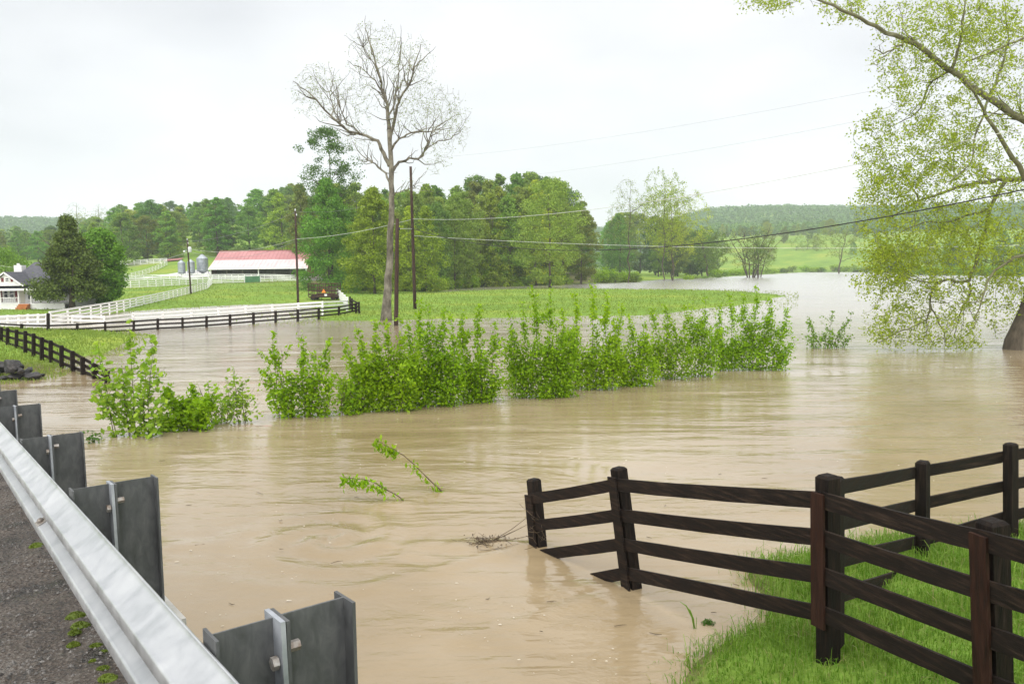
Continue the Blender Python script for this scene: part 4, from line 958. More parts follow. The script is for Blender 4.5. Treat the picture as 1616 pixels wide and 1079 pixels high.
for (x0, y0, rx, ry, n, dr) in ((590, 85, 48, 55, 330, 2.5), (650, 105, 42, 55, 300, 2.5), (500, 145, 45, 50, 330, 3), (560, 150, 45, 50, 200, 3.5), (690, 175, 48, 48, 330, 3.5), (720, 205, 25, 45, 120, 2.5), (560, 215, 35, 32, 80, 3), (640, 175, 40, 50, 180, 3.5), (690, 250, 30, 28, 70, 2.5), (650, 296, 25, 14, 25, 1.5)):
    n = int(n * 1.25); a = rg.normal(size=(n, 3)); a = unit(a) * rg.uniform(0, 1, (n, 1)) ** .45
    att += [q(x0 + u[0] * rx, y0 + u[1] * ry, u[2] * dr) for u in a]
mb = MB(); tp = fill_twigs(mb, np.vstack(nodes), att, rg, .6, .007, .008, .008, .07, .05, 3)
mb.build('twigs', 'twig', sy, True, SB)
sel = tp[rg.uniform(0, 1, len(tp)) < .8] ; lv = sel + rg.normal(0, .16, sel.shape)
link('leaves', leaves_mesh('leaves', lv - SB, .11, rg, up=.1, aspect=.6), 'bud', sy)

# --- big leaning sycamore on the right, limbs hanging over the water
rg = np.random.default_rng(23)
RBs = at_z(1603, 551); YR = RBs[1]; q = lambda px, py, dy=0.: at_y(px, py, YR + dy)
rs = thing('sycamore_tree', 'big leafy yellow green sycamore leaning over the flood on the right edge', 'tree', RBs)
limbs = [([(1600, 565), (1618, 515), (1650, 430), (1682, 300), (1690, 180), (1672, 40), (1640, -120)], [0, 0, .2, .4, .5, .6, .5], .62, .3, 20),
         ([(1688, 250), (1650, 215), (1616, 190), (1560, 155), (1500, 112), (1450, 72), (1420, 60), (1380, 42), (1340, 20), (1300, 4), (1262, -14)], [.5, .2, 0, -.3, -.6, -.8, -1, -1.1, -1.2, -1.3, -1.4], .21, .045, 30),
         ([(1686, 330), (1640, 290), (1590, 283), (1550, 288), (1500, 300), (1450, 318), (1405, 345)], [.4, 1, 1.6, 2, 2.2, 2.4, 2.5], .17, .03, 22),
         ([(1680, 330), (1630, 300), (1600, 250), (1570, 205), (1548, 165), (1520, 120)], [.4, -.6, -1.2, -1.6, -2, -2.4], .16, .04, 18),
         ([(1590, 283), (1566, 320), (1552, 370), (1543, 410), (1527, 444), (1497, 441), (1478, 449), (1468, 472), (1467, 493), (1452, 511), (1418, 523), (1386, 541)], [1.6, 1.2, .8, .5, .2, 0, -.1, -.2, -.3, -.3, -.4, -.4], .10, .018, 32),
         ([(1527, 444), (1531, 462), (1522, 480), (1513, 500), (1505, 530)], [.2, .4, .5, .6, .7], .065, .015, 14),
         ([(1497, 441), (1470, 446), (1440, 440), (1405, 430), (1384, 432)], [0, .6, 1, 1.3, 1.6], .05, .012, 12),
         ([(1468, 480), (1485, 515), (1492, 545)], [-.2, -.6, -.8], .05, .012, 10),
         ([(1672, 400), (1630, 400), (1590, 412), (1560, 440), (1548, 480), (1535, 520)], [.3, -1, -2, -2.4, -2.6, -2.6], .1, .015, 18),
         ([(1500, 112), (1515, 70), (1520, 30), (1528, -20)], [-.6, -1, -1.3, -1.5], .08, .02, 12),
         ([(1560, 155), (1580, 110), (1590, 60), (1585, 0)], [-.3, .6, 1.2, 1.6], .08, .02, 12),
         ([(1616, 60), (1580, 75), (1545, 90), (1522, 104)], [-2, -1.8, -1.5, -1], .05, .03, 10),
         ([(1430, 62), (1415, 75), (1394, 84), (1380, 78)], [-.9, -1.3, -1.6, -1.8], .06, .015, 10),
         ([(1500, 112), (1470, 130), (1455, 160), (1440, 185), (1400, 200)], [-.6, .4, 1, 1.5, 1.9], .06, .015, 14),
         ([(1556, 330), (1500, 350), (1455, 352), (1410, 372)], [1.1, .3, -.4, -1], .06, .015, 12),
         ([(1450, 318), (1430, 280), (1410, 262), (1386, 240)], [2.4, 2.6, 2.8, 3], .05, .012, 10),
         ([(1560, 155), (1540, 210), (1530, 260), (1490, 290)], [-.3, -1.2, -2, -2.5], .06, .015, 12)]
mb = MB(); nodes = []
for i, (pts, dy, ra, rb_, n) in enumerate(limbs):
    C = wiggle([q(x, y, e) for (x, y), e in zip(pts, dy)], n, .035, rg); rad = ra + (rb_ - ra) * np.linspace(0, 1, n) ** .8
    if i == 0: C[0, 2] -= .6; mt_ = MB(); mt_.tube(C, rad, 14); mt_.build('trunk', 'bark', rs, True, RBs)
    else: mb.tube(C, rad, 7)
    if i: nodes.append(C[1:]); nodes += shoots(mb, C, rg, n // 3, .6, 2.0, ra * .25)
mb.build('limbs', 'mossy_bark', rs, True, RBs)
att = []
for (x0, y0, rx, ry, n, dr) in ((1500, 40, 130, 60, 520, 2.5), (1340, 12, 50, 26, 70, 1.2), (1240, 2, 62, 24, 45, .8), (1430, 110, 70, 60, 190, 2), (1560, 110, 90, 110, 520, 3.5), (1455, 205, 90, 65, 330, 2.5), (1540, 260, 100, 80, 480, 3.5),
                                (1440, 290, 80, 55, 360, 2.5), (1480, 370, 115, 60, 560, 3), (1570, 370, 80, 80, 330, 3.2), (1410, 410, 50, 40, 260, 2), (1470, 450, 105, 45, 330, 2), (1450, 520, 80, 45, 230, 1.6), (1545, 480, 70, 70, 200, 2), (1520, 545, 35, 20, 70, 1.2), (1660, 200, 70, 200, 200, 3.5), (1385, 320, 45, 75, 230, 2), (1375, 230, 36, 50, 90, 1.6), (1380, 430, 42, 50, 120, 1.8), (1395, 505, 40, 40, 80, 1.4), (1215, 5, 55, 22, 60, .8), (1600, 440, 50, 60, 120, 2)):
    a = unit(rg.normal(size=(n, 3))) * rg.uniform(0, 1, (n, 1)) ** .42
    for u in a:
        y_ = y0 + u[1] * ry
        if y_ < 566: att.append(q(x0 + u[0] * rx, y_, u[2] * dr))
att = [a for a in att if a[2] > .08]
mb = MB(); tp = fill_twigs(mb, np.vstack(nodes), att, rg, .45, .008, .006, .0035, .15, .0, 3, .03)
mb.build('twigs', 'mossy_bark', rs, True, RBs)
tp = tp[rg.uniform(0, 1, len(tp)) < .31]; lv = np.repeat(tp, 15, 0); lv = lv + rg.normal(0, .14, lv.shape) * [1, 1, 1.15]; lv = lv[lv[:, 2] > .03]
link('leaves', leaves_mesh('leaves', lv - RBs, .112, rg, up=.2, aspect=.7, droop=.25), 'leaf_syc', rs)

# --- forest tree prototypes
def crown_pts(rng, h, w, lo, shape, npuff, per, puff=.2):
    P, Oo = [], []
    for k in range(npuff):
        t = rng.uniform(0, 1) ** (1.25 if shape == 'cone' else 1) if k > 3 else .9 + .1 * rng.uniform()
        z = lo + (1 - lo) * t
        if shape == 'round': e = math.sqrt(max(0, 1 - (2 * t - 1) ** 2)) * .9 + .1
        elif shape == 'dome': e = (1 - t ** 2.6) * .95 + .05
        elif shape == 'cone': e = (1 - t) ** 1.05 * (1 if t > .1 else .85) + .04
        else: e = (.55 + .45 * math.sin(math.pi * min(t * 1.1, 1))) * (1 - t ** 5 * .7)
        a = rng.uniform(0, 6.283); r_ = e * w * rng.uniform(.35, .95)
        c = np.array([r_ * math.cos(a), r_ * math.sin(a), z * h]); pr = puff * w * rng.uniform(.7, 1.35) * (.55 + .45 * e)
        v = unit(rng.normal(size=(per, 3))); f = rng.uniform(.2, 1.15, (per, 1)) ** .6 * (1 + .35 * (rng.uniform(0, 1, (per, 1)) < .12))
        P.append(c + v * f * pr * np.array([1.15, 1.15, .85])); Oo.append(v)
    return np.vstack(P), np.vstack(Oo)

def make_tree(name, label, cat, h, w, lo, shape, cm, npuff, per, lsize, seed, tr=.02, bark='bark', group=None, puff=.24, limbs_n=9, trunk_vis=None):
    rng = np.random.default_rng(seed); t = thing(name, label, cat, (0, 0, 0), 0, group)
    mb_ = MB(); n = 9; zz = np.linspace(0, .86 * h, n); C = np.stack([rng.normal(0, .008 * h, n).cumsum() * .5, rng.normal(0, .008 * h, n).cumsum() * .5, zz], -1); C[0, :2] = 0; C[0, 2] = -.6
    mb_.tube(C, np.linspace(tr * h * .6, tr * h * .12, n) * np.array([1.5] + [1] * 8), 7)
    for k in range(limbs_n):
        f = rng.uniform(max(lo * .8, .18), .8); b0 = np.array([np.interp(f * .86 * h + 0, zz, C[:, q_]) for q_ in range(3)]); b0[2] = f * .86 * h
        a = rng.uniform(0, 6.28); l_ = w * rng.uniform(.6, 1.) * (1.1 - f * .6); e = b0 + np.array([math.cos(a) * l_, math.sin(a) * l_, l_ * rng.uniform(.4, 1.1)])
        mid = (b0 + e) / 2 + [0, 0, l_ * .06]; mb_.tube([b0, mid, e], [tr * h * .22 * (1.1 - f), tr * h * .13, .02], 5)
    mb_.build('trunk', bark, t, True)
    P, Oo = crown_pts(rng, h, w, lo, shape, npuff, per, puff)
    V, Q = leaf_arrays(P, lsize, rng, up=.25, aspect=.75, outward=Oo)
    link('crown', mesh_np('crown', V, Q), cm, t)
    return t

def setpos(t, x, y, s=1., rz=0., sz=None, z=None):
    t.location = (x, y, (gz(x, y) if z is None else z) - .1); t.rotation_euler = (0, 0, rz); t.scale = (s, s, sz or s)

# solitary, recognisable trees
def solo(px, pyb, pyt, name, label, wpx, lo, shape, cm, npuff, per, ls, seed, zb=None, **k):
    B = gp(px, pyb) if zb is None else at_z(px, pyb, zb); T_ = at_y(px, pyt, B[1]); h = T_[2] - B[2]
    t = make_tree(name, label, k.pop('cat', 'tree'), h, wpx * B[1] / F / 2, lo, shape, MT[cm], npuff, per, ls, seed, **k); t.location = tuple(B); return t
solo(114, 487, 345, 'cedar_tree', 'broad dark olive cedar tree on the lawn beside the house', 122, .15, 'cone', 'crown_cedar', 190, 150, .25, 31, puff=.19, tr=.05)
solo(165, 481, 366, 'maple_tree', 'dense round green tree half hidden behind the dark cedar', 68, .05, 'round', 'crown_maple', 80, 200, .32, 32, puff=.34)
solo(12, 466, 397, 'garden_tree', 'small round green tree rising behind the house chimney', 74, .05, 'round', 'crown_green', 40, 220, .22, 33, puff=.36)

t_ = solo(525, 461, 205, 'ivy_tree', 'tall dark leafy tree behind the wagon rising far above the wood', 112, .5, 'round', 'crown_dark', 75, 100, .30, 34, puff=.17, limbs_n=26, zb=.3)
t_ = solo(520, 462, 285, 'broadleaf_tree', 'dense green tree right beside the barn and behind the rusty wagon', 112, .02, 'dome', 'crown_green', 190, 150, .30, 35, puff=.17, zb=.3)
t_ = solo(592, 463, 300, 'broadleaf_tree', 'bright yellow green tree directly behind the bare sycamore trunk', 110, .03, 'dome', 'crown_yellow', 190, 140, .30, 36, puff=.16, zb=.3)
t_ = solo(868, 452, 286, 'broadleaf_tree', 'wide olive green tree at the right end of the middle wood', 118, .04, 'round', 'crown_olive', 150, 110, .36, 37, puff=.16, zb=.3)

# trees that stand in the flood on the right of the middle wood
def thin_tree(px, pyb, pyt, wpx, label, seed, cm, dens, rep, ls, stems=1, spread=.3, zb=0., lo=.3, name='riverside_tree', trunkr=.2, group=None):
    rng = np.random.default_rng(seed); B = at_z(px, pyb, zb); T_ = at_y(px, pyt, B[1]); h = T_[2] - B[2]; w = wpx * B[1] / F / 2
    t = thing(name, label, 'tree', B, 0, group); mb_ = MB(); nodes_ = []
    for s_i in range(stems):
        a = rng.uniform(0, 6.28) if stems < 3 else s_i * 6.28 / stems; off = np.array([math.cos(a), math.sin(a) * .6, 0]) * w * spread
        C = wiggle([off * .15 + [0, 0, -.8], off * .4 + [0, 0, h * .3], off * .8 + [0, 0, h * .6], off * 1.2 + [0, 0, h * rng.uniform(.85, .97)]], 12, .012 * h, rng)
        mb_.tube(C, np.linspace(trunkr, .03, 12), 7); nodes_.append(C[int(12 * lo * .6):])
        for k in range(7):
            i_ = rng.integers(3, 10); a2 = rng.uniform(0, 6.28); l_ = w * rng.uniform(.5, .9)
            e = C[i_] + [math.cos(a2) * l_, math.sin(a2) * l_, l_ * rng.uniform(.3, 1.)]; Cb = wiggle([C[i_], (C[i_] + e) / 2 + [0, 0, -.05 * l_], e], 7, .03 * l_, rng)
            mb_.tube(Cb, np.linspace(trunkr * .35, .025, 7), 5); nodes_.append(Cb[1:])
    mb_.build('trunk', 'bark', t, True)
    att_ = ell(rng, dens, (0, 0, h * (1 + lo) / 2), (w, w, h * (1 - lo) / 2), .45)
    mb_ = MB(); tp_ = fill_twigs(mb_, np.vstack(nodes_), att_, rng, 1.0, .02, .006, .012, .06, .05, 3); mb_.build('twigs', 'bark', t, True)
    lv_ = np.repeat(tp_, int(rep * 1.7), 0); lv_ = lv_ + rng.normal(0, .35, lv_.shape)
    if rep: link('leaves', leaves_mesh('leaves', lv_, ls, rng, up=.2, aspect=.7), cm, t)
    return t
thin_tree(991, 446, 282, 74, 'sparse half bare tree left of the leafy pair at the water edge', 41, 'crown_olive', 190, 3, .28, 1, .1, 0, .35)
thin_tree(1047, 443, 264, 92, 'left and taller trunk of the leafy pair standing in the flood', 42, 'crown_yellow', 320, 6, .34, 1, .1, 0, .2)
thin_tree(1064, 442, 285, 120, 'right leaning trunk of the leafy pair standing in the flood', 43, 'crown_yellow', 380, 7, .34, 2, .25, 0, .18)
thin_tree(1185, 438, 356, 88, 'many stemmed bushy tree standing alone in the flood', 44, 'crown_olive', 220, 4, .32, 6, .75, 0, .12, trunkr=.25)
thin_tree(1198, 438, 362, 58, 'green leafy tree leaning beside the many stemmed tree', 45, 'crown_green', 170, 8, .36, 3, .6, 0, .1)
thin_tree(1322, 431.5, 352, 80, 'lone grey green tree standing before the meadow on the far bank', 46, 'crown_olive', 170, 4, .5, 1, .3, 0, .3, trunkr=.4)
thin_tree(1272, 424, 366, 60, 'small faint tree on the meadow left of the lone far bank tree', 47, 'crown_olive', 130, 5, .6, 1, .3, 1.5, .25, trunkr=.35)
thin_tree(1120, 438, 360, 70, 'green leafy tree on the bank right of the leafy pair', 48, 'crown_green', 200, 8, .42, 2, .4, 0.1, .1)

# forest trees: six kinds, copied
KINDS = []
KL = [('crown_green', 'dome', .05), ('crown_olive', 'round', .08), ('crown_yellow', 'dome', .04), ('crown_dark', 'round', .05), ('crown_green', 'column', .1), ('crown_olive', 'column', .12)]
for i, (cm, shp, lo) in enumerate(KL):
    t = make_tree('forest_tree', 'x', 'tree', 20, 5.6 if shp != 'column' else 4.3, lo, shp, MT[cm], 120, 75, .44, 60 + i, puff=.18)
    KINDS.append(t)
used = set()
CN = ['mid green', 'olive', 'yellow green', 'dark green', 'tall green', 'tall olive']
def place(kind, x, y, s, sz, label, group, name='forest_tree', z=None):
    t = KINDS[kind] if kind not in used else copy_tree(KINDS[kind]); used.add(kind)
    t.name = name; setpos(t, x, y, s, rnd.uniform(0, 6.28), sz, z); tag(t, label, 'tree', group); return t
def woodline(px): return np.interp(px, [440, 500, 560, 640, 700, 760, 800, 850, 890, 925, 960, 1010, 1060], [292, 286, 292, 300, 292, 282, 272, 270, 288, 318, 332, 330, 340])
def mark(px, marks):
    return min(marks, key=lambda q: abs(q[0] - px))[1]
WM = [(480, 'behind the rusty wagon'), (520, 'right of the red barn'), (560, 'left of the sycamore trunk'), (612, 'behind the sycamore trunk'), (640, 'between stub and tall pole'), (675, 'right of the tall pole'),
      (715, 'above the left thicket end'), (755, 'above the three fingered shrub'), (800, 'above the gap between thickets'), (840, 'where the wood is highest'), (875, 'beside the wide olive tree'), (920, 'at its right end')]
RW = ['front row', 'second row', 'third row', 'back row']
HM = [(-40, 'left of the white house'), (20, 'above the house chimney'), (70, 'above the slate roof'), (120, 'above the dark cedar'), (165, 'above the round maple'), (205, 'above the upper paddock'), (250, 'left of the red shed'), (285, 'above the grain bins'),
      (325, 'above the tallest grain bin'), (365, 'above the left half of the barn'), (410, 'above the green gate'), (450, 'above the right half of the barn'), (490, 'beside the ivy tree')]
# front of the middle wood
rg2 = random.Random(5)
for row, (Y0, cnt) in enumerate(((0, 17), (26, 16), (58, 17), (95, 17))):
    for k in range(cnt):
        px = 545 + (925 - 545) * (k + .5 + rg2.uniform(-.3, .3)) / cnt if row < 2 else 470 + (935 - 470) * (k + .5 + rg2.uniform(-.35, .35)) / cnt
        yb = np.interp(px, [470, 670, 750, 930], [461, 459, 451.5, 446]); Bp = at_z(px, yb, .3); Y = Bp[1] + Y0 + rg2.uniform(2, 12)
        x = (px - CX) * Y / F; tgt = woodline(px) + rg2.uniform(-6, 14) + (22 if row == 0 else 8 if row == 1 else 0)
        g = gz(x, Y); h = at_y(px, tgt, Y)[2] - g; s = max(.45, h / 20)
        kd = rg2.choice([0, 1, 2, 3, 4, 5, 1, 5]); wsc = s * rg2.uniform(.8, 1.05)
        place(kd, x, Y, wsc, s, f'{CN[kd]} tree in the {RW[row]} of the middle wood, {mark(px, WM)}', 'trees of the wood beyond the field')
# right shoulder of the wood, lower and farther
for k in range(26):
    px = rg2.uniform(925, 1125); Y = rg2.uniform(285, 420); x = (px - CX) * Y / F; g = gz(x, Y)
    h = at_y(px, np.interp(px, [925, 960, 1010, 1060, 1125], [335, 340, 345, 352, 368]) + rg2.uniform(-8, 16), Y)[2] - g
    kd = rg2.choice([0, 3, 3, 1, 4]); s = max(.4, h / 20); place(kd, x, Y, s * .95, s, f'{CN[kd]} tree in the lower wood, {mark(px, [(940, "beside the wide olive tree"), (991, "behind the half bare tree"), (1047, "behind the leafy pair"), (1100, "right of the leafy pair")])}', 'trees of the lower wood at the river bend')
# hill wood behind the barn
hl = lambda px: np.interp(px, [-100, 0, 140, 200, 300, 370, 430, 500, 600], [372, 362, 352, 324, 316, 308, 298, 288, 300])
for k in range(140):
    px = rg2.uniform(-60, 500); Y = rg2.choice([rg2.uniform(262, 330), rg2.uniform(330, 440), rg2.uniform(400, 520)]); 
    if px < 150: Y += 60
    x = (px - CX) * Y / F; g = gz(x, Y); kd = rg2.choice([0, 0, 1, 2, 3, 4, 5, 0])
    h = min(24, max(13, at_y(px, hl(px) + rg2.uniform(-4, 26), Y)[2] - g)); s = h / 20
    place(kd, x, Y, s * rg2.uniform(1.2, 1.6), s, f'{CN[kd]} tree {"low on" if Y < 330 else "halfway up" if Y < 440 else "high on"} the wooded hill, {mark(px, HM)}', 'trees on the hill behind the barn')
# bare topped trees standing out on the skyline
for k, (px, yt, lb) in enumerate(((131, 318, 'bare thin tree on the skyline above the cedar'), (165, 320, 'left tree of the bare topped pair on the hill skyline'), (200, 320, 'right tree of the bare topped pair on the hill skyline'))):
    Y = 380; x = (px - CX) * Y / F; g = gz(x, Y); B = np.array([x, Y, g]); h_ = at_y(px, yt, Y)[2]
    ppx = at_y(px, yt, Y)
    rng = np.random.default_rng(80 + k); h = h_ - g; w = 6
    t = thing('bare_tree', lb, 'tree', B); mb_ = MB(); C = wiggle([(0, 0, -.5), (.3, 0, h * .4), (0, .2, h * .7), (.2, 0, h * .97)], 10, .15, rng); mb_.tube(C, np.linspace(.4, .06, 10), 6); mb_.build('trunk', 'twig', t, True)
    mb_ = MB(); tp_ = fill_twigs(mb_, C[3:], ell(rng, 160, (0, 0, h * .72), (w, w, h * .3), .5), rng, 1.5, .04, .008, .025, .1, .1, 3); mb_.build('twigs', 'twig', t, True)
    lv_ = np.repeat(tp_[tp_[:, 2] < h * .8], 3, 0); link('leaves', leaves_mesh('leaves', lv_ + rng.normal(0, .6, lv_.shape), .5, rng), 'crown_olive', t)
# far bank trees and hedges on the right
FM = [(1150, 'left of the many stemmed tree'), (1195, 'above the many stemmed tree'), (1235, 'between the many stemmed and faint trees'), (1272, 'above the small faint tree'), (1322, 'above the lone far bank tree'), (1370, 'at the leaning sycamore crown edge')]
for k in range(34):
    px = 1135 + (1760 - 1135) * (k + rg2.uniform(0, 1)) / 34
    far = px < 1400
    Y = rg2.uniform(700, 840) if far else rg2.uniform(250, 420)
    x = (px - CX) * Y / F; kd = rg2.choice([0, 3, 1, 4, 5]); h = rg2.uniform(10, 17) if far else rg2.uniform(9, 17); s = h / 20
    place(kd, x, Y, s * 1.25, s, f'{CN[kd]} tree far off above the meadow, {mark(px, FM)}' if far else f'{CN[kd]} tree on the far bank behind the leaning sycamore', 'trees far off beyond the meadow' if far else 'trees on the far right bank')

for k, (px, Yq, h) in enumerate(((1140, 560, 11), (1156, 640, 9), (1218, 520, 8), (1236, 600, 11), (1252, 690, 9), (1286, 560, 9), (1298, 680, 12), (1345, 520, 9), (1362, 600, 12), (1382, 560, 10), (1168, 700, 10), (1335, 700, 10))):
    kd = rg2.choice([0, 1, 1, 5, 2]); s = h / 20; MK = ['at the left edge of the meadow', 'low on the left of the meadow', 'right beside the many stemmed tree', 'halfway up the meadow left of the faint tree', 'at the top of the meadow above the faint tree', 'right of the small faint tree', 'left of and above the lone tree', 'just right of the lone tree', 'on the meadow slope near the leaning sycamore', 'half hidden by the leaning sycamore crown', 'high at the left end of the meadow', 'high above the lone tree']
    place(kd, (px - CX) * Yq / F, Yq, s * 1.15, s, f'small {CN[kd].replace("tall ", "")} tree {MK[k]}', 'small trees dotted over the far meadow')
for k in range(16):
    px = 1005 + 395 * (k + rg2.uniform(0, 1)) / 16; Yq = rg2.uniform(600, 745); h = rg2.uniform(9, 14); kd = rg2.choice([0, 1, 3, 5]); s = h / 20
    place(kd, (px - CX) * Yq / F, Yq, s * 1.3, s, f'distant {CN[kd].replace("tall ", "")} tree on the upper meadow, {mark(px, [(1040, "behind the leafy pair")] + FM)}', 'small trees dotted over the far meadow')
# low bushes along the foot of the wood
def bush_proto(seed, cm):
    rng = np.random.default_rng(seed); P, Oo = [], []
    for k in range(16):
        a = rng.uniform(0, 6.28); r_ = rng.uniform(0, 1.5); c = np.array([r_ * math.cos(a), r_ * math.sin(a), rng.uniform(.5, 1.9)]); v = unit(rng.normal(size=(70, 3)))
        P.append(c + v * rng.uniform(.5, 1, (70, 1)) * rng.uniform(.5, .95)); Oo.append(v)
    P = np.vstack(P); P[:, 2] = np.abs(P[:, 2]); t = thing('bush', 'x', 'bush'); mb_ = MB()
    for k in range(7): a = k * .9; mb_.tube([(0, 0, -.3), (math.cos(a) * .5, math.sin(a) * .5, .7), (math.cos(a), math.sin(a), 1.6)], [.05, .035, .015], 4)
    mb_.build('stems', 'bark', t)
    V, Q = leaf_arrays(P, .24, rng, up=.2, aspect=.7, outward=np.vstack(Oo)); link('foliage', mesh_np('foliage', V, Q), cm, t); return t
BP = [bush_proto(90, MT['leaf_bright']), bush_proto(91, MT['crown_green']), bush_proto(92, MT['crown_yellow'])]; bused = set()
BN = ['bright green', 'mid green', 'yellow green']
def bush(kd, x, y, s, sz, label, group):
    t = BP[kd] if kd not in bused else copy_tree(BP[kd]); bused.add(kd); setpos(t, x, y, s, rnd.uniform(0, 6.28), sz); tag(t, label, 'bush', group); return t
for k in range(62):
    px = rg2.uniform(560, 1010) if k > 8 else [762, 772, 640, 652, 745, 955, 968, 1085, 720][k]
    yb = np.interp(px, [560, 670, 750, 850, 930, 1010, 1100], [461.5, 459.5, 452.3, 450.2, 446.6, 444.2, 439.5]); Bp = at_z(px, yb, .15); Y = Bp[1] + rg2.uniform(.5, 6)
    s = rg2.uniform(.8, 1.5) if k > 8 else [2.2, 1.9, 1.5, 1.3, 1.6, 1.7, 1.5, 1.3, 1.2][k]; kd = 0 if k < 9 else rg2.choice([0, 1, 1, 2])
    bush(kd, (px - CX) * Y / F, Y, s, s * rg2.uniform(.8, 1.15), f'{BN[kd]} bush at the foot of the middle wood, {mark(px, WM)}', 'bushes along the foot of the wood')
for px, yb, s in ((1098, 439.5, 1.0), (1112, 438.8, .8), (1133, 438, 1.)):
    Bp = at_z(px, yb, .05); bush(1, Bp[0], Bp[1], s, s, 'small green bush standing in the flood near the far bank', 'bushes in the flood by the far bank')
for k in range(26):
    px = 1395 + (1700 - 1395) * k / 25 + rg2.uniform(-6, 6); Bp = at_z(px, np.interp(px, [1395, 1450, 1616, 1700], [430, 433.5, 435, 435]), .1); Y = Bp[1] + 4
    bush(rg2.choice([0, 0, 1]), (px - CX) * Y / F, Y, 1.6, 1.3, 'green bush on the far bank seen through the leaning sycamore', 'bushes on the far right bank')

for k in range(24):
    px = 1128 + (1392 - 1128) * k / 23 + rg2.uniform(-5, 5); Bp = at_z(px, np.interp(px, [1128, 1200, 1260, 1330, 1400], [437, 433, 429.7, 429.2, 429.7]), .1); Y = Bp[1] + rg2.uniform(5, 12)
    bush(rg2.choice([0, 1, 1]), (px - CX) * Y / F, Y, rg2.uniform(1.6, 2.6), rg2.uniform(1., 1.7), 'low green bush along the shore of the far meadow', 'bushes along the far meadow shore')
# far woods on the hills: a mass
def far_woods(name, label, n, fn, rad, per, ls, cm, seed):
    rng = np.random.default_rng(seed); xy_ = fn(rng, n); z = terrain(xy_[:, 0], xy_[:, 1]); n = len(xy_)
    rr_ = rad * rng.uniform(.7, 1.3, n); c = np.stack([xy_[:, 0], xy_[:, 1], z + rr_ * 1.1], -1)
    v = unit(rng.normal(size=(n, per, 3))); v[..., 2] = np.abs(v[..., 2]) * 1.25 - .25
    P = (c[:, None] + v * rr_[:, None, None] * rng.uniform(.75, 1.05, (n, per, 1))).reshape(-1, 3)
    V, Q = leaf_arrays(P, ls, rng, up=.1, aspect=.85, outward=v.reshape(-1, 3))
    ob = link(name, mesh_np(name, V, Q), cm); return tag(ob, label, 'woods', kind='stuff')
def polar(rng, n, px0, px1, r0, r1):
    px = rng.uniform(px0, px1, n); r_ = np.sqrt(rng.uniform(r0 ** 2, r1 ** 2, n)); t = np.arctan((px - CX) / F); return np.stack([r_ * np.sin(t), r_ * np.cos(t)], -1)
def f_ridge(rng, n): return np.vstack([polar(rng, n // 2, -300, 620, 950, 1620), polar(rng, n // 2, 850, 1900, 830, 1620)])
far_woods('hill_woods', 'hazy blue green woods covering the distant ridge', 13000, f_ridge, 5.6, 17, 3.4, 'crown_far', 201)
def f_mid(rng, n):
    a = polar(rng, n, -260, 720, 430, 950); px = CX + F * a[:, 0] / a[:, 1]; return a
far_woods('valley_woods', 'green woods in the valley behind the near hill', 1500, f_mid, 5.5, 60, 2.2, 'crown_far', 202)
def f_right(rng, n): return polar(rng, n, 900, 1900, 760, 850)
far_woods('meadow_edge_woods', 'dark green line of woods above the far meadow', 420, f_right, 5.5, 70, 2.2, 'crown_far', 203)

# ------------------------------------------------------------------ haze
mb = MB(); mb.box(-2300, 2300, -2300, 2300, -2.6, 165)
m = bpy.data.materials.new('haze_air'); m.use_nodes = True; t_ = m.node_tree; t_.nodes.clear()
o = t_.nodes.new("ShaderNodeOutputMaterial"); pv = t_.nodes.new("ShaderNodeVolumePrincipled")
pv.inputs['Color'].default_value = (.86, .94, 1, 1); pv.inputs['Density'].default_value = HAZE; pv.inputs['Anisotropy'].default_value = 0.0
t_.links.new(pv.outputs[0], o.inputs['Volume'])
tag(link('haze', mb.mesh('haze'), m), kind='stuff')

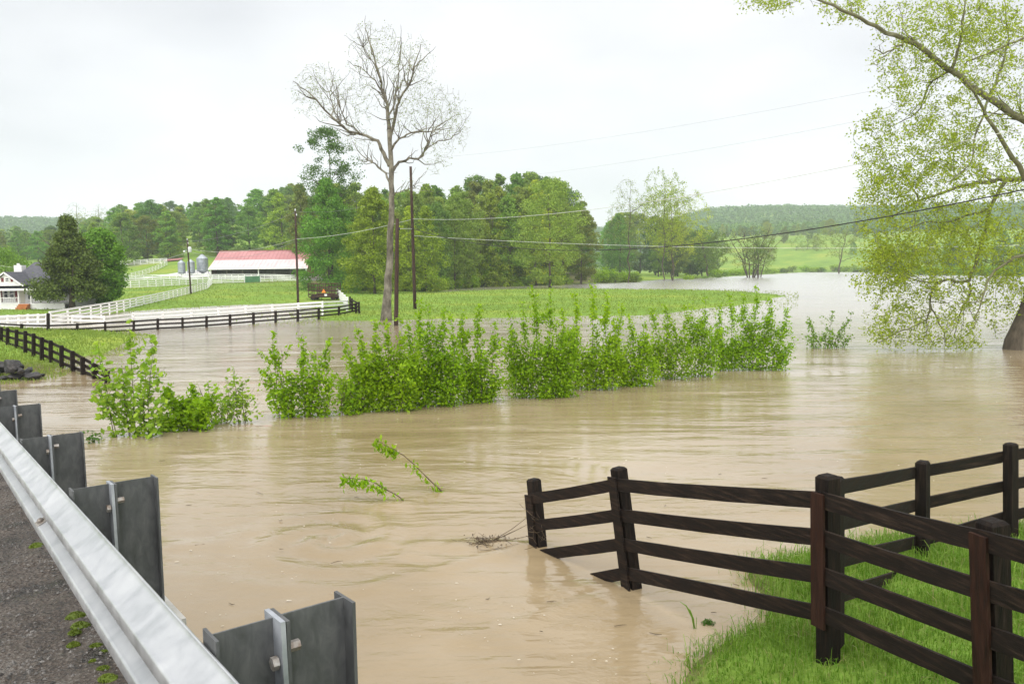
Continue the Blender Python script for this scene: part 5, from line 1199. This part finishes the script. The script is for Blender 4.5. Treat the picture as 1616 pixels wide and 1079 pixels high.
# ------------------------------------------------------------------ shrubs in the flood
def shrub(px, pyb, pyt, x0, x1, label, seed, nst, leaves, cm='leaf_bright', ls=.075, bare=0, lean=0., deps=.6, name='flooded_shrub'):
    rng = np.random.default_rng(seed); B = at_z(px, pyb); Y = B[1]; t = thing(name, label, 'shrub', B, 0, 'shrubs standing in the flood')
    x0, x1 = (x0 - 5, x1 + 5) if nst > 8 else (x0, x1)
    sc_ = Y / F; hmax = at_y(px, pyt, Y)[2] * .99; xl, xr = (x0 - px) * sc_, (x1 - px) * sc_
    mb_ = MB(); LP = []
    for k in range(nst):
        f = (k + rng.uniform(.1, .9)) / nst; xt = xl + (xr - xl) * f; hh = hmax * (rng.uniform(.82, 1.05) if k % 3 == 1 else rng.uniform(.35, .8)) * (1 - .3 * abs(2 * f - 1) ** 2)
        yt_ = rng.normal(0, .3) * deps; xb_ = xt * (rng.uniform(.5, .95) if nst > 12 else rng.uniform(.3, .75))
        C = wiggle([(xb_, yt_ * .5, -.4), (xb_ + (xt - xb_) * .3, yt_ * .6, hh * .35), (xb_ + (xt - xb_) * .65, yt_ * .8, hh * .7), (xt + lean * .2, yt_, hh)], 9, .02, rng)
        mb_.tube(C, np.linspace(.013, .004, 9), 4)
        for s_i in range(5):                                   # side shoots
            i_ = rng.integers(1, 7); a = rng.uniform(0, 6.28); l_ = rng.uniform(.2, .45) * min(1, hh); e = C[i_] + [math.cos(a) * l_, math.sin(a) * l_, l_ * rng.uniform(.5, 1.3)]
            if C[i_][2] < .02: continue
            cc = wiggle([C[i_], (C[i_] + e) / 2 + [0, 0, -.03], e], 5, .01, rng); mb_.tube(cc, np.linspace(.007, .003, 5), 3); LP.append((cc[1:], .35))
        LP.append((C[1:], 1.)); LP.append((C[1:4], .45))
        if k % 3 == 1:
            e = C[-1] + np.array([rng.normal(0, .06), 0, hmax * rng.uniform(.12, .25)]); cc = wiggle([C[-3], C[-1], e], 6, .008, rng); mb_.tube(cc[2:], np.linspace(.006, .003, 4), 3); LP.append((cc, .55))
    for k in range(bare):
        xt = xl + (xr - xl) * (.02 + .3 * rng.uniform()); hh = hmax * rng.uniform(.55, .95)
        C = wiggle([(xt * .5, 0, -.2), (xt * .8, .1, hh * .5), (xt * 1.0 + rng.normal(0, .08), .1, hh)], 8, .015, rng); mb_.tube(C, np.linspace(.014, .005, 8), 4)
        e = C[5] + [rng.normal(0, .2), 0, .35]; mb_.tube([C[4], e], [.008, .004], 3)
    mb_.build('stems', 'stick' if bare else 'bark', t)
    wts = np.array([len(c) * w_ for c, w_ in LP]); wts = wts / wts.sum(); P = []
    for (c, w_), q_ in zip(LP, wts):
        n_ = int(leaves * q_ * (2.15 if cm == 'leaf_bright' else .8)) + 1; u = rng.uniform(0, len(c) - 1.001, n_); i_ = u.astype(int); f = (u - i_)[:, None]; P.append(c[i_] * (1 - f) + c[i_ + 1] * f)
    P = np.vstack(P); tz = np.clip(P[:, 2] / hmax, 0, 1)[:, None]; P = P + rng.normal(0, 1, P.shape) * (.14 - .085 * tz); P[:, 2] = np.where(P[:, 2] < .01, rng.uniform(.01, .25, len(P)), P[:, 2])
    link('leaves', leaves_mesh('leaves', P, ls * 1.6, rng, up=.5, aspect=.62, droop=.2), cm, t)
    return t
SH = [(214, 689, 522, 152, 268, 'leftmost tall pale green sapling with loose leaves standing in the flood', 9, 1500, 'leaf_pale', .105, 0),
      (300, 677, 610, 258, 345, 'low dense clump right of the leftmost sapling', 8, 1000, 'leaf_bright', .085, 0),
      (340, 668, 606, 318, 366, 'thin small shrub between low clump and slender upright shoots', 5, 330, 'leaf_pale', .08, 1),
      (384, 667, 578, 362, 402, 'slender pale pair of upright shoots in the flood', 4, 420, 'leaf_pale', .08, 0),
      (470, 657, 538, 422, 536, 'arching shrub with bare dark twigs on its left side', 9, 1500, 'leaf_bright', .075, 4),
      (548, 655, 610, 532, 572, 'tiny twiggy shrub left of the big dense thicket', 3, 200, 'leaf_bright', .075, 2),
      (605, 648, 515, 548, 655, 'broad dense shrub forming the left part of the thicket', 17, 3600, 'leaf_bright', .07, 0),
      (682, 640, 488, 640, 725, 'tallest bright green shrub in the thicket below the utility poles', 15, 3500, 'leaf_bright', .07, 0),
      (752, 634, 506, 718, 788, 'three fingered upright shrub at the right end of the thicket', 9, 1900, 'leaf_bright', .07, 0),
      (802, 612, 575, 795, 815, 'tiny leafy sprig in the gap between the two thickets', 2, 90, 'leaf_bright', .07, 0),
      (858, 627, 482, 806, 905, 'large dense shrub at the left end of the right thicket', 17, 3700, 'leaf_bright', .068, 0),
      (930, 614, 474, 885, 985, 'spiky topped shrub in the middle of the right thicket', 15, 3300, 'leaf_bright', .068, 0),
      (1000, 609, 505, 965, 1032, 'shorter green shrub right of the spiky topped one', 10, 1800, 'leaf_bright', .068, 0),
      (1056, 598, 480, 1024, 1092, 'airy upright shrub with gaps in the right thicket', 9, 1600, 'leaf_bright', .068, 0),
      (1104, 594, 474, 1076, 1135, 'shrub with dark visible stems near the end of the thicket', 7, 1300, 'leaf_bright', .068, 0),
      (1180, 584, 470, 1128, 1238, 'dense bushy shrub at the right end of the thicket row', 18, 4000, 'leaf_bright', .066, 0),
      (1304, 549, 496, 1264, 1350, 'lone low spreading bush in open water right of the thickets', 9, 1000, 'leaf_fresh', .085, 0),
      (141, 698, 688, 133, 152, 'tiny floating sprig behind the guardrail posts', 2, 60, 'leaf_shrubdark', .07, 0)]
for k, (px, yb, yt, x0, x1, lb, ns, nl, cm, ls, br) in enumerate(SH): shrub(px, yb, yt, x0, x1, lb, 300 + k, ns, nl, cm, ls, br)

# two broken branches trailing in the current
def drowned(tip, base, mid, label, seed, dens):
    rng = np.random.default_rng(seed); B = at_z(*base); Y = B[1]; T_ = at_y(*tip, Y + .3); Mi = at_y(*mid, Y + .15)
    t = thing('drowned_branch', label, 'branch', B); C = wiggle([np.array([0, 0, -.06]), Mi - B, T_ - B], 16, .008, rng)
    mb_ = MB(); mb_.tube(C, np.linspace(.012, .005, 16), 5); mb_.build('stem', 'stick', t)
    P = []
    for f0, f1, n_ in dens:
        u = rng.uniform(f0, f1, n_) * 15; i_ = np.minimum(u.astype(int), 14); f = (u - i_)[:, None]; P.append(C[i_] * (1 - f) + C[i_ + 1] * f)
    P = np.vstack(P) + rng.normal(0, .04, (sum(d[2] for d in dens), 3)) - [0, 0, .09] * rng.uniform(0, 1.6, (sum(d[2] for d in dens), 1)); P = P[P[:, 2] > .0]
    link('leaves', leaves_mesh('leaves', P, .11, rng, up=.1, aspect=.42, droop=1.2), 'leaf_bright', t)
drowned((541, 752), (650, 793), (592, 762), 'lower left of two leafy branches trailing in the muddy current', 401, [(.0, .3, 40), (.35, 1, 170)])
drowned((594, 694), (706, 778), (640, 722), 'upper right of two leafy branches trailing in the muddy current', 402, [(0, .2, 55), (.22, .5, 35), (.62, 1, 130)])

# twig raft caught on the fence end
rng = np.random.default_rng(410); B = at_z(775, 857); tw = thing('twig_debris', 'small raft of dead twigs and leaves caught beside the drowned fence post', 'debris', B)
mb = MB()
for k in range(70):
    c = rng.normal(0, 1, 3) * [.16, .1, .025] + [-.02, 0, .03]; a = rng.uniform(0, 6.28); l_ = rng.uniform(.05, .22); v = np.array([math.cos(a), math.sin(a), rng.uniform(-.2, .4)]) * l_
    mb.tube([c - v, c + rng.normal(0, .02, 3), c + v], [.004, .004, .002], 3)
for e in ((.55, .1, .25), (.62, .0, .12), (.45, .15, .18), (.6, .05, .42)): mb.tube([(0, 0, .03), (e[0] * .5, e[1], e[2] * .45), e], [.006, .005, .003], 4)
mb.build('twigs', 'stick', tw)
link('leaves', leaves_mesh('leaves', rng.normal(0, 1, (130, 3)) * [.16, .1, .02] + [0, 0, .03], .04, rng), 'stick', tw)
# twigs snagged on the end post
mb = MB(); Pq = PF[0][0] * .45 + PF[0][1] * .55 + np.array([-.05, -.16, 0])
for k in range(14): c = rng.normal(0, .09, 3); v = rng.normal(0, .1, 3); mb.tube([c - v, c + rng.normal(0, .03, 3), c + v], .0035, 3)
ob = mb.build('snagged_twigs', 'stick'); ob.location = tuple(Pq); tag(ob, 'tangle of thin twigs snagged on the fence end post', 'debris')

# rocks on the left bank
def rock(px, py, w_, h_, label, seed, z=0.):
    rng = np.random.default_rng(seed); B = at_z(px, py, z); s_ = B[1] / F
    n1, n2 = 14, 22; V = []
    for a in range(n1 + 1):
        th = math.pi * a / n1
        for b_ in range(n2): ph = 2 * math.pi * b_ / n2; V.append((math.sin(th) * math.cos(ph), math.sin(th) * math.sin(ph), math.cos(th)))
    V = np.array(V)
    for k in range(9): d = unit(rng.normal(size=3)); c = rng.uniform(.55, .85); m_ = V @ d; V = V - np.maximum(m_ - c, 0)[:, None] * d
    for fr in (3, 6, 11): V *= 1 + .17 / fr * np.sin(V @ rng.normal(0, fr, (3, 1)) + 1) * 1.6 * np.cos(V @ rng.normal(0, fr, (3, 1)))
    V = V * [w_ * s_ / 2, w_ * s_ / 2.2, h_ * s_ * .62] + [0, 0, h_ * s_ * .35]
    Q = [(a * n2 + b_, (a + 1) * n2 + b_, (a + 1) * n2 + (b_ + 1) % n2, a * n2 + (b_ + 1) % n2) for a in range(n1) for b_ in range(n2)]
    ob = link('rock', mesh_np('rock', V, Q), 'rock'); ob.location = tuple(B); ob.rotation_euler = (0, rng.uniform(-.2, .2), rng.uniform(0, 6.28))
    return tag(ob, label, 'rock', 'rocks on the left bank')
for k, (px, py, w_, h_, z, lb) in enumerate(((19, 585, 32, 19, .35, 'largest dark boulder on top of the bank rock pile'), (2, 584, 22, 16, .3, 'dark rock at the frame edge beside the largest boulder'), (24, 597, 24, 10, .05, 'flat dark rock below the largest boulder at the waterline'),
                                             (39, 592, 18, 11, .15, 'brown rock in the middle of the pile'), (53, 596, 28, 10, .05, 'long flat rock on the right of the pile by the water'), (7, 600, 18, 9, .0, 'small wet rock lowest in the pile at left'), (46, 586, 15, 8, .2, 'small dark rock behind the long flat one'),
                                             (33, 588, 14, 9, .3, 'small rock leaning on the right of the largest boulder'), (-14, 594, 30, 20, .1, 'boulder partly outside the frame at left'), (66, 594, 12, 6, .02, 'smallest rock at the right tip of the pile'))):
    rock(px, py, w_, h_, lb, 500 + k, z)

# ------------------------------------------------------------------ grass
def blades(P, ln, wd, rng, lean=.5):
    n = len(P); a = rng.uniform(0, 6.283, n); d = np.stack([np.cos(a), np.sin(a), np.zeros(n)], -1); sd_ = np.stack([-np.sin(a), np.cos(a), np.zeros(n)], -1)
    b2 = rng.uniform(0, 6.283, n); sd_ = sd_ * np.cos(b2)[:, None] + d * np.sin(b2)[:, None]
    l_ = (ln * rng.uniform(.5, 1.3, n))[:, None]; k = (np.abs(rng.normal(0, lean, n)))[:, None]
    w_ = (wd * rng.uniform(.6, 1.3, n))[:, None]; up = np.array([0, 0, 1.])
    p1 = P + up * l_ * .45 + d * l_ * k * .12; p2 = P + up * l_ * (.85 - .25 * k.clip(0, 1)) + d * l_ * k * .45; p3 = P + up * l_ * (1. - .6 * k.clip(0, 1.2)) + d * l_ * k * .85
    V = np.stack([P - sd_ * w_ / 2, P + sd_ * w_ / 2, p1 + sd_ * w_ * .45, p1 - sd_ * w_ * .45, p2 + sd_ * w_ * .3, p2 - sd_ * w_ * .3, p3], 1).reshape(-1, 3)
    o_ = (np.arange(n) * 7)[:, None]; Q = np.concatenate([np.array([[0, 1, 2, 3]]) + o_, np.array([[3, 2, 4, 5]]) + o_]); T = np.array([[5, 4, 6]]) + o_
    return V, Q, T
rng = np.random.default_rng(600)
n = 160000; X = rng.uniform(1.2, 11, n); Yv = rng.uniform(3.5, 14, n)
s2 = sdist(X, Yv, RB); okm = (s2 > -1.7) & (rng.uniform(0, 1, n) < np.where(s2 < -.45, .012, np.where(s2 < .25, .12 + .5 * np.clip(s2 + .45, 0, 1), .75))) & (np.abs(X) < Yv * .75)
X, Yv, s2 = X[okm], Yv[okm], s2[okm]; Zv = terrain(X, Yv)
P = np.stack([X, Yv, Zv - .01], -1)
tall = np.where(rng.uniform(0, 1, len(P)) < .10, 1.75, 1.) * (1 + .55 * wob(X, Yv, .33, 4.)).clip(.35) * np.where(s2 < .3, 1.35, 1)
V, Q, T = blades(P, .14 * tall, .0098, rng, .9)
tag(link('bank_grass', mesh_np('bank_grass', V, Q, T), 'grass_blade'), 'lush wet green grass on the near right bank', 'grass', kind='stuff')
# field grass, coarse tufts
n = 90000; px = rng.uniform(-60, 1260, n); py = rng.uniform(443, 530, n)
px[:16000] = rng.uniform(-60, 240, 16000); py[:16000] = rng.uniform(515, 602, 16000)
G = np.array([at_z(a, b_, .25) for a, b_ in zip(px, py)])
s1 = sdist(G[:, 0], G[:, 1], MAIN); s3 = sdist(G[:, 0], G[:, 1], LB); 
okm = ((s1 > -7) & (G[:, 1] < 190)) | (s3 > -.8)
sm = np.maximum(s1, s3); thin = np.where(sm < 0, .85 * np.exp(sm / np.where(px > 1080, 5.5, 3.2)), np.where(sm < 1.5, .6, .85))
bl = sdist(G[:, 0], G[:, 1], MAIN)
okm &= rng.uniform(0, 1, len(G)) < thin
G = G[okm]; G[:, 2] = np.maximum(terrain(G[:, 0], G[:, 1]) - .02, -.05)
dY = G[:, 1]
V, Q, T = blades(G, .13 + .0009 * dY, .012 + .0007 * dY, rng, .6)
tag(link('field_grass', mesh_np('field_grass', V, Q, T), 'grass_far'), 'pale green grass of the flooded field and left bank', 'grass', kind='stuff')

# broad bladed plant and floating clump by the near bank
B = at_z(1098, 992, .0); t = thing('reed_plant', 'single broad bladed green plant rising from the shallow water', 'plant', B)
for k, (dx_, dz_, w_) in enumerate(((-.17, .30, .028), (-.10, .24, .03), (.02, .14, .022))):
    C = np.array([(0, 0, -.1), (dx_ * .25, 0, dz_ * .45), (dx_ * .6, .02, dz_ * .85), (dx_, .03, dz_)]); ww = [w_ * .8, w_, w_ * .7, .002]
    V = []
    for c, b_ in zip(C, ww): V += [c + [-b_ * .3, -b_ * .45, 0], c + [b_ * .3, b_ * .45, .004]]
    mb = MB(); mb.add(V, [(0, 1, 3, 2), (2, 3, 5, 4), (4, 5, 7, 6)]); mb.build('blade', 'grass_blade', t)
B = at_z(1118, 985, 0.); t = thing('floating_clump', 'round dark green weed clump floating by the broad bladed plant', 'plant', B)
pp = ell(rng, 260, (0, 0, .01), (.085, .07, .05), .5); pp = pp[pp[:, 2] > -.01]; link('leaves', leaves_mesh('leaves', pp, .03, rng, up=.4), 'leaf_shrubdark', t)
mb = MB(); mb.tube([(0, 0, -.1), (.01, 0, .02)], [.006, .004], 4); mb.build('stem', 'stick', t)

# foam flecks and drifting bits on the current
rng = np.random.default_rng(700); n = 900
px = rng.uniform(60, 1600, n); py = 560 + 520 * rng.uniform(0, 1, n) ** 1.6; st_ = 26 * np.sin(px / 160 + 2) + 20 * np.sin(px / 61)
G = np.array([at_z(a, b_, .022) for a, b_ in zip(px, py + st_)]); okm = (terrain(G[:, 0], G[:, 1]) < -.15) & (G[:, 1] > 5); G = G[okm]; n = len(G)
okm = (wob(G[:, 0], G[:, 1], 1.6, 3.) > .12); G = G[okm]; n = len(G)
a = rng.uniform(-.5, .5, n); L_ = rng.gamma(2, .0055, n) + .004; W_ = L_ * rng.uniform(.2, .5, n); V = []
for k in range(6):
    th = k * math.pi / 3; r_ = rng.uniform(.6, 1.2, n); ux, uy = np.cos(th) * L_ * r_, np.sin(th) * W_ * r_
    V.append(np.stack([G[:, 0] + ux * np.cos(a) - uy * np.sin(a), G[:, 1] + ux * np.sin(a) + uy * np.cos(a), G[:, 2]], -1))
V.append(G + [0, 0, .006]); V = np.stack(V, 1).reshape(-1, 3); T = (np.array([(k, (k + 1) % 6, 6) for k in range(6)])[None] + np.arange(n)[:, None, None] * 7).reshape(-1, 3)
tag(link('foam', mesh_np('foam', V, None, T), 'foam'), 'flecks of pale foam drifting on the flood', 'foam', kind='stuff')
n = 260; px = rng.uniform(120, 1500, n); py = rng.uniform(600, 1000, n); G = np.array([at_z(a_, b_, .018) for a_, b_ in zip(px, py)]); G = G[terrain(G[:, 0], G[:, 1]) < -.1]
mb = MB()
for c in G[:45]:
    a = rng.normal(0, .5); l_ = rng.gamma(2, .018) + .015; v = np.array([math.cos(a), math.sin(a), rng.uniform(-.03, .05)]) * l_; mb.tube([c - v, c + rng.normal(0, .006, 3), c + v], [.003, .005, .002], 4)
tag(mb.build('floating_litter', 'stick'), 'small sticks and straw drifting on the muddy water', 'litter', kind='stuff')

# fine joined parts: too small to pick apart one by one
for ob in S.objects:
    if ob.parent is not None and ob.name.split('.')[0] in ('twigs', 'leaves', 'stems', 'foliage', 'limbs'): ob['kind'] = 'stuff'
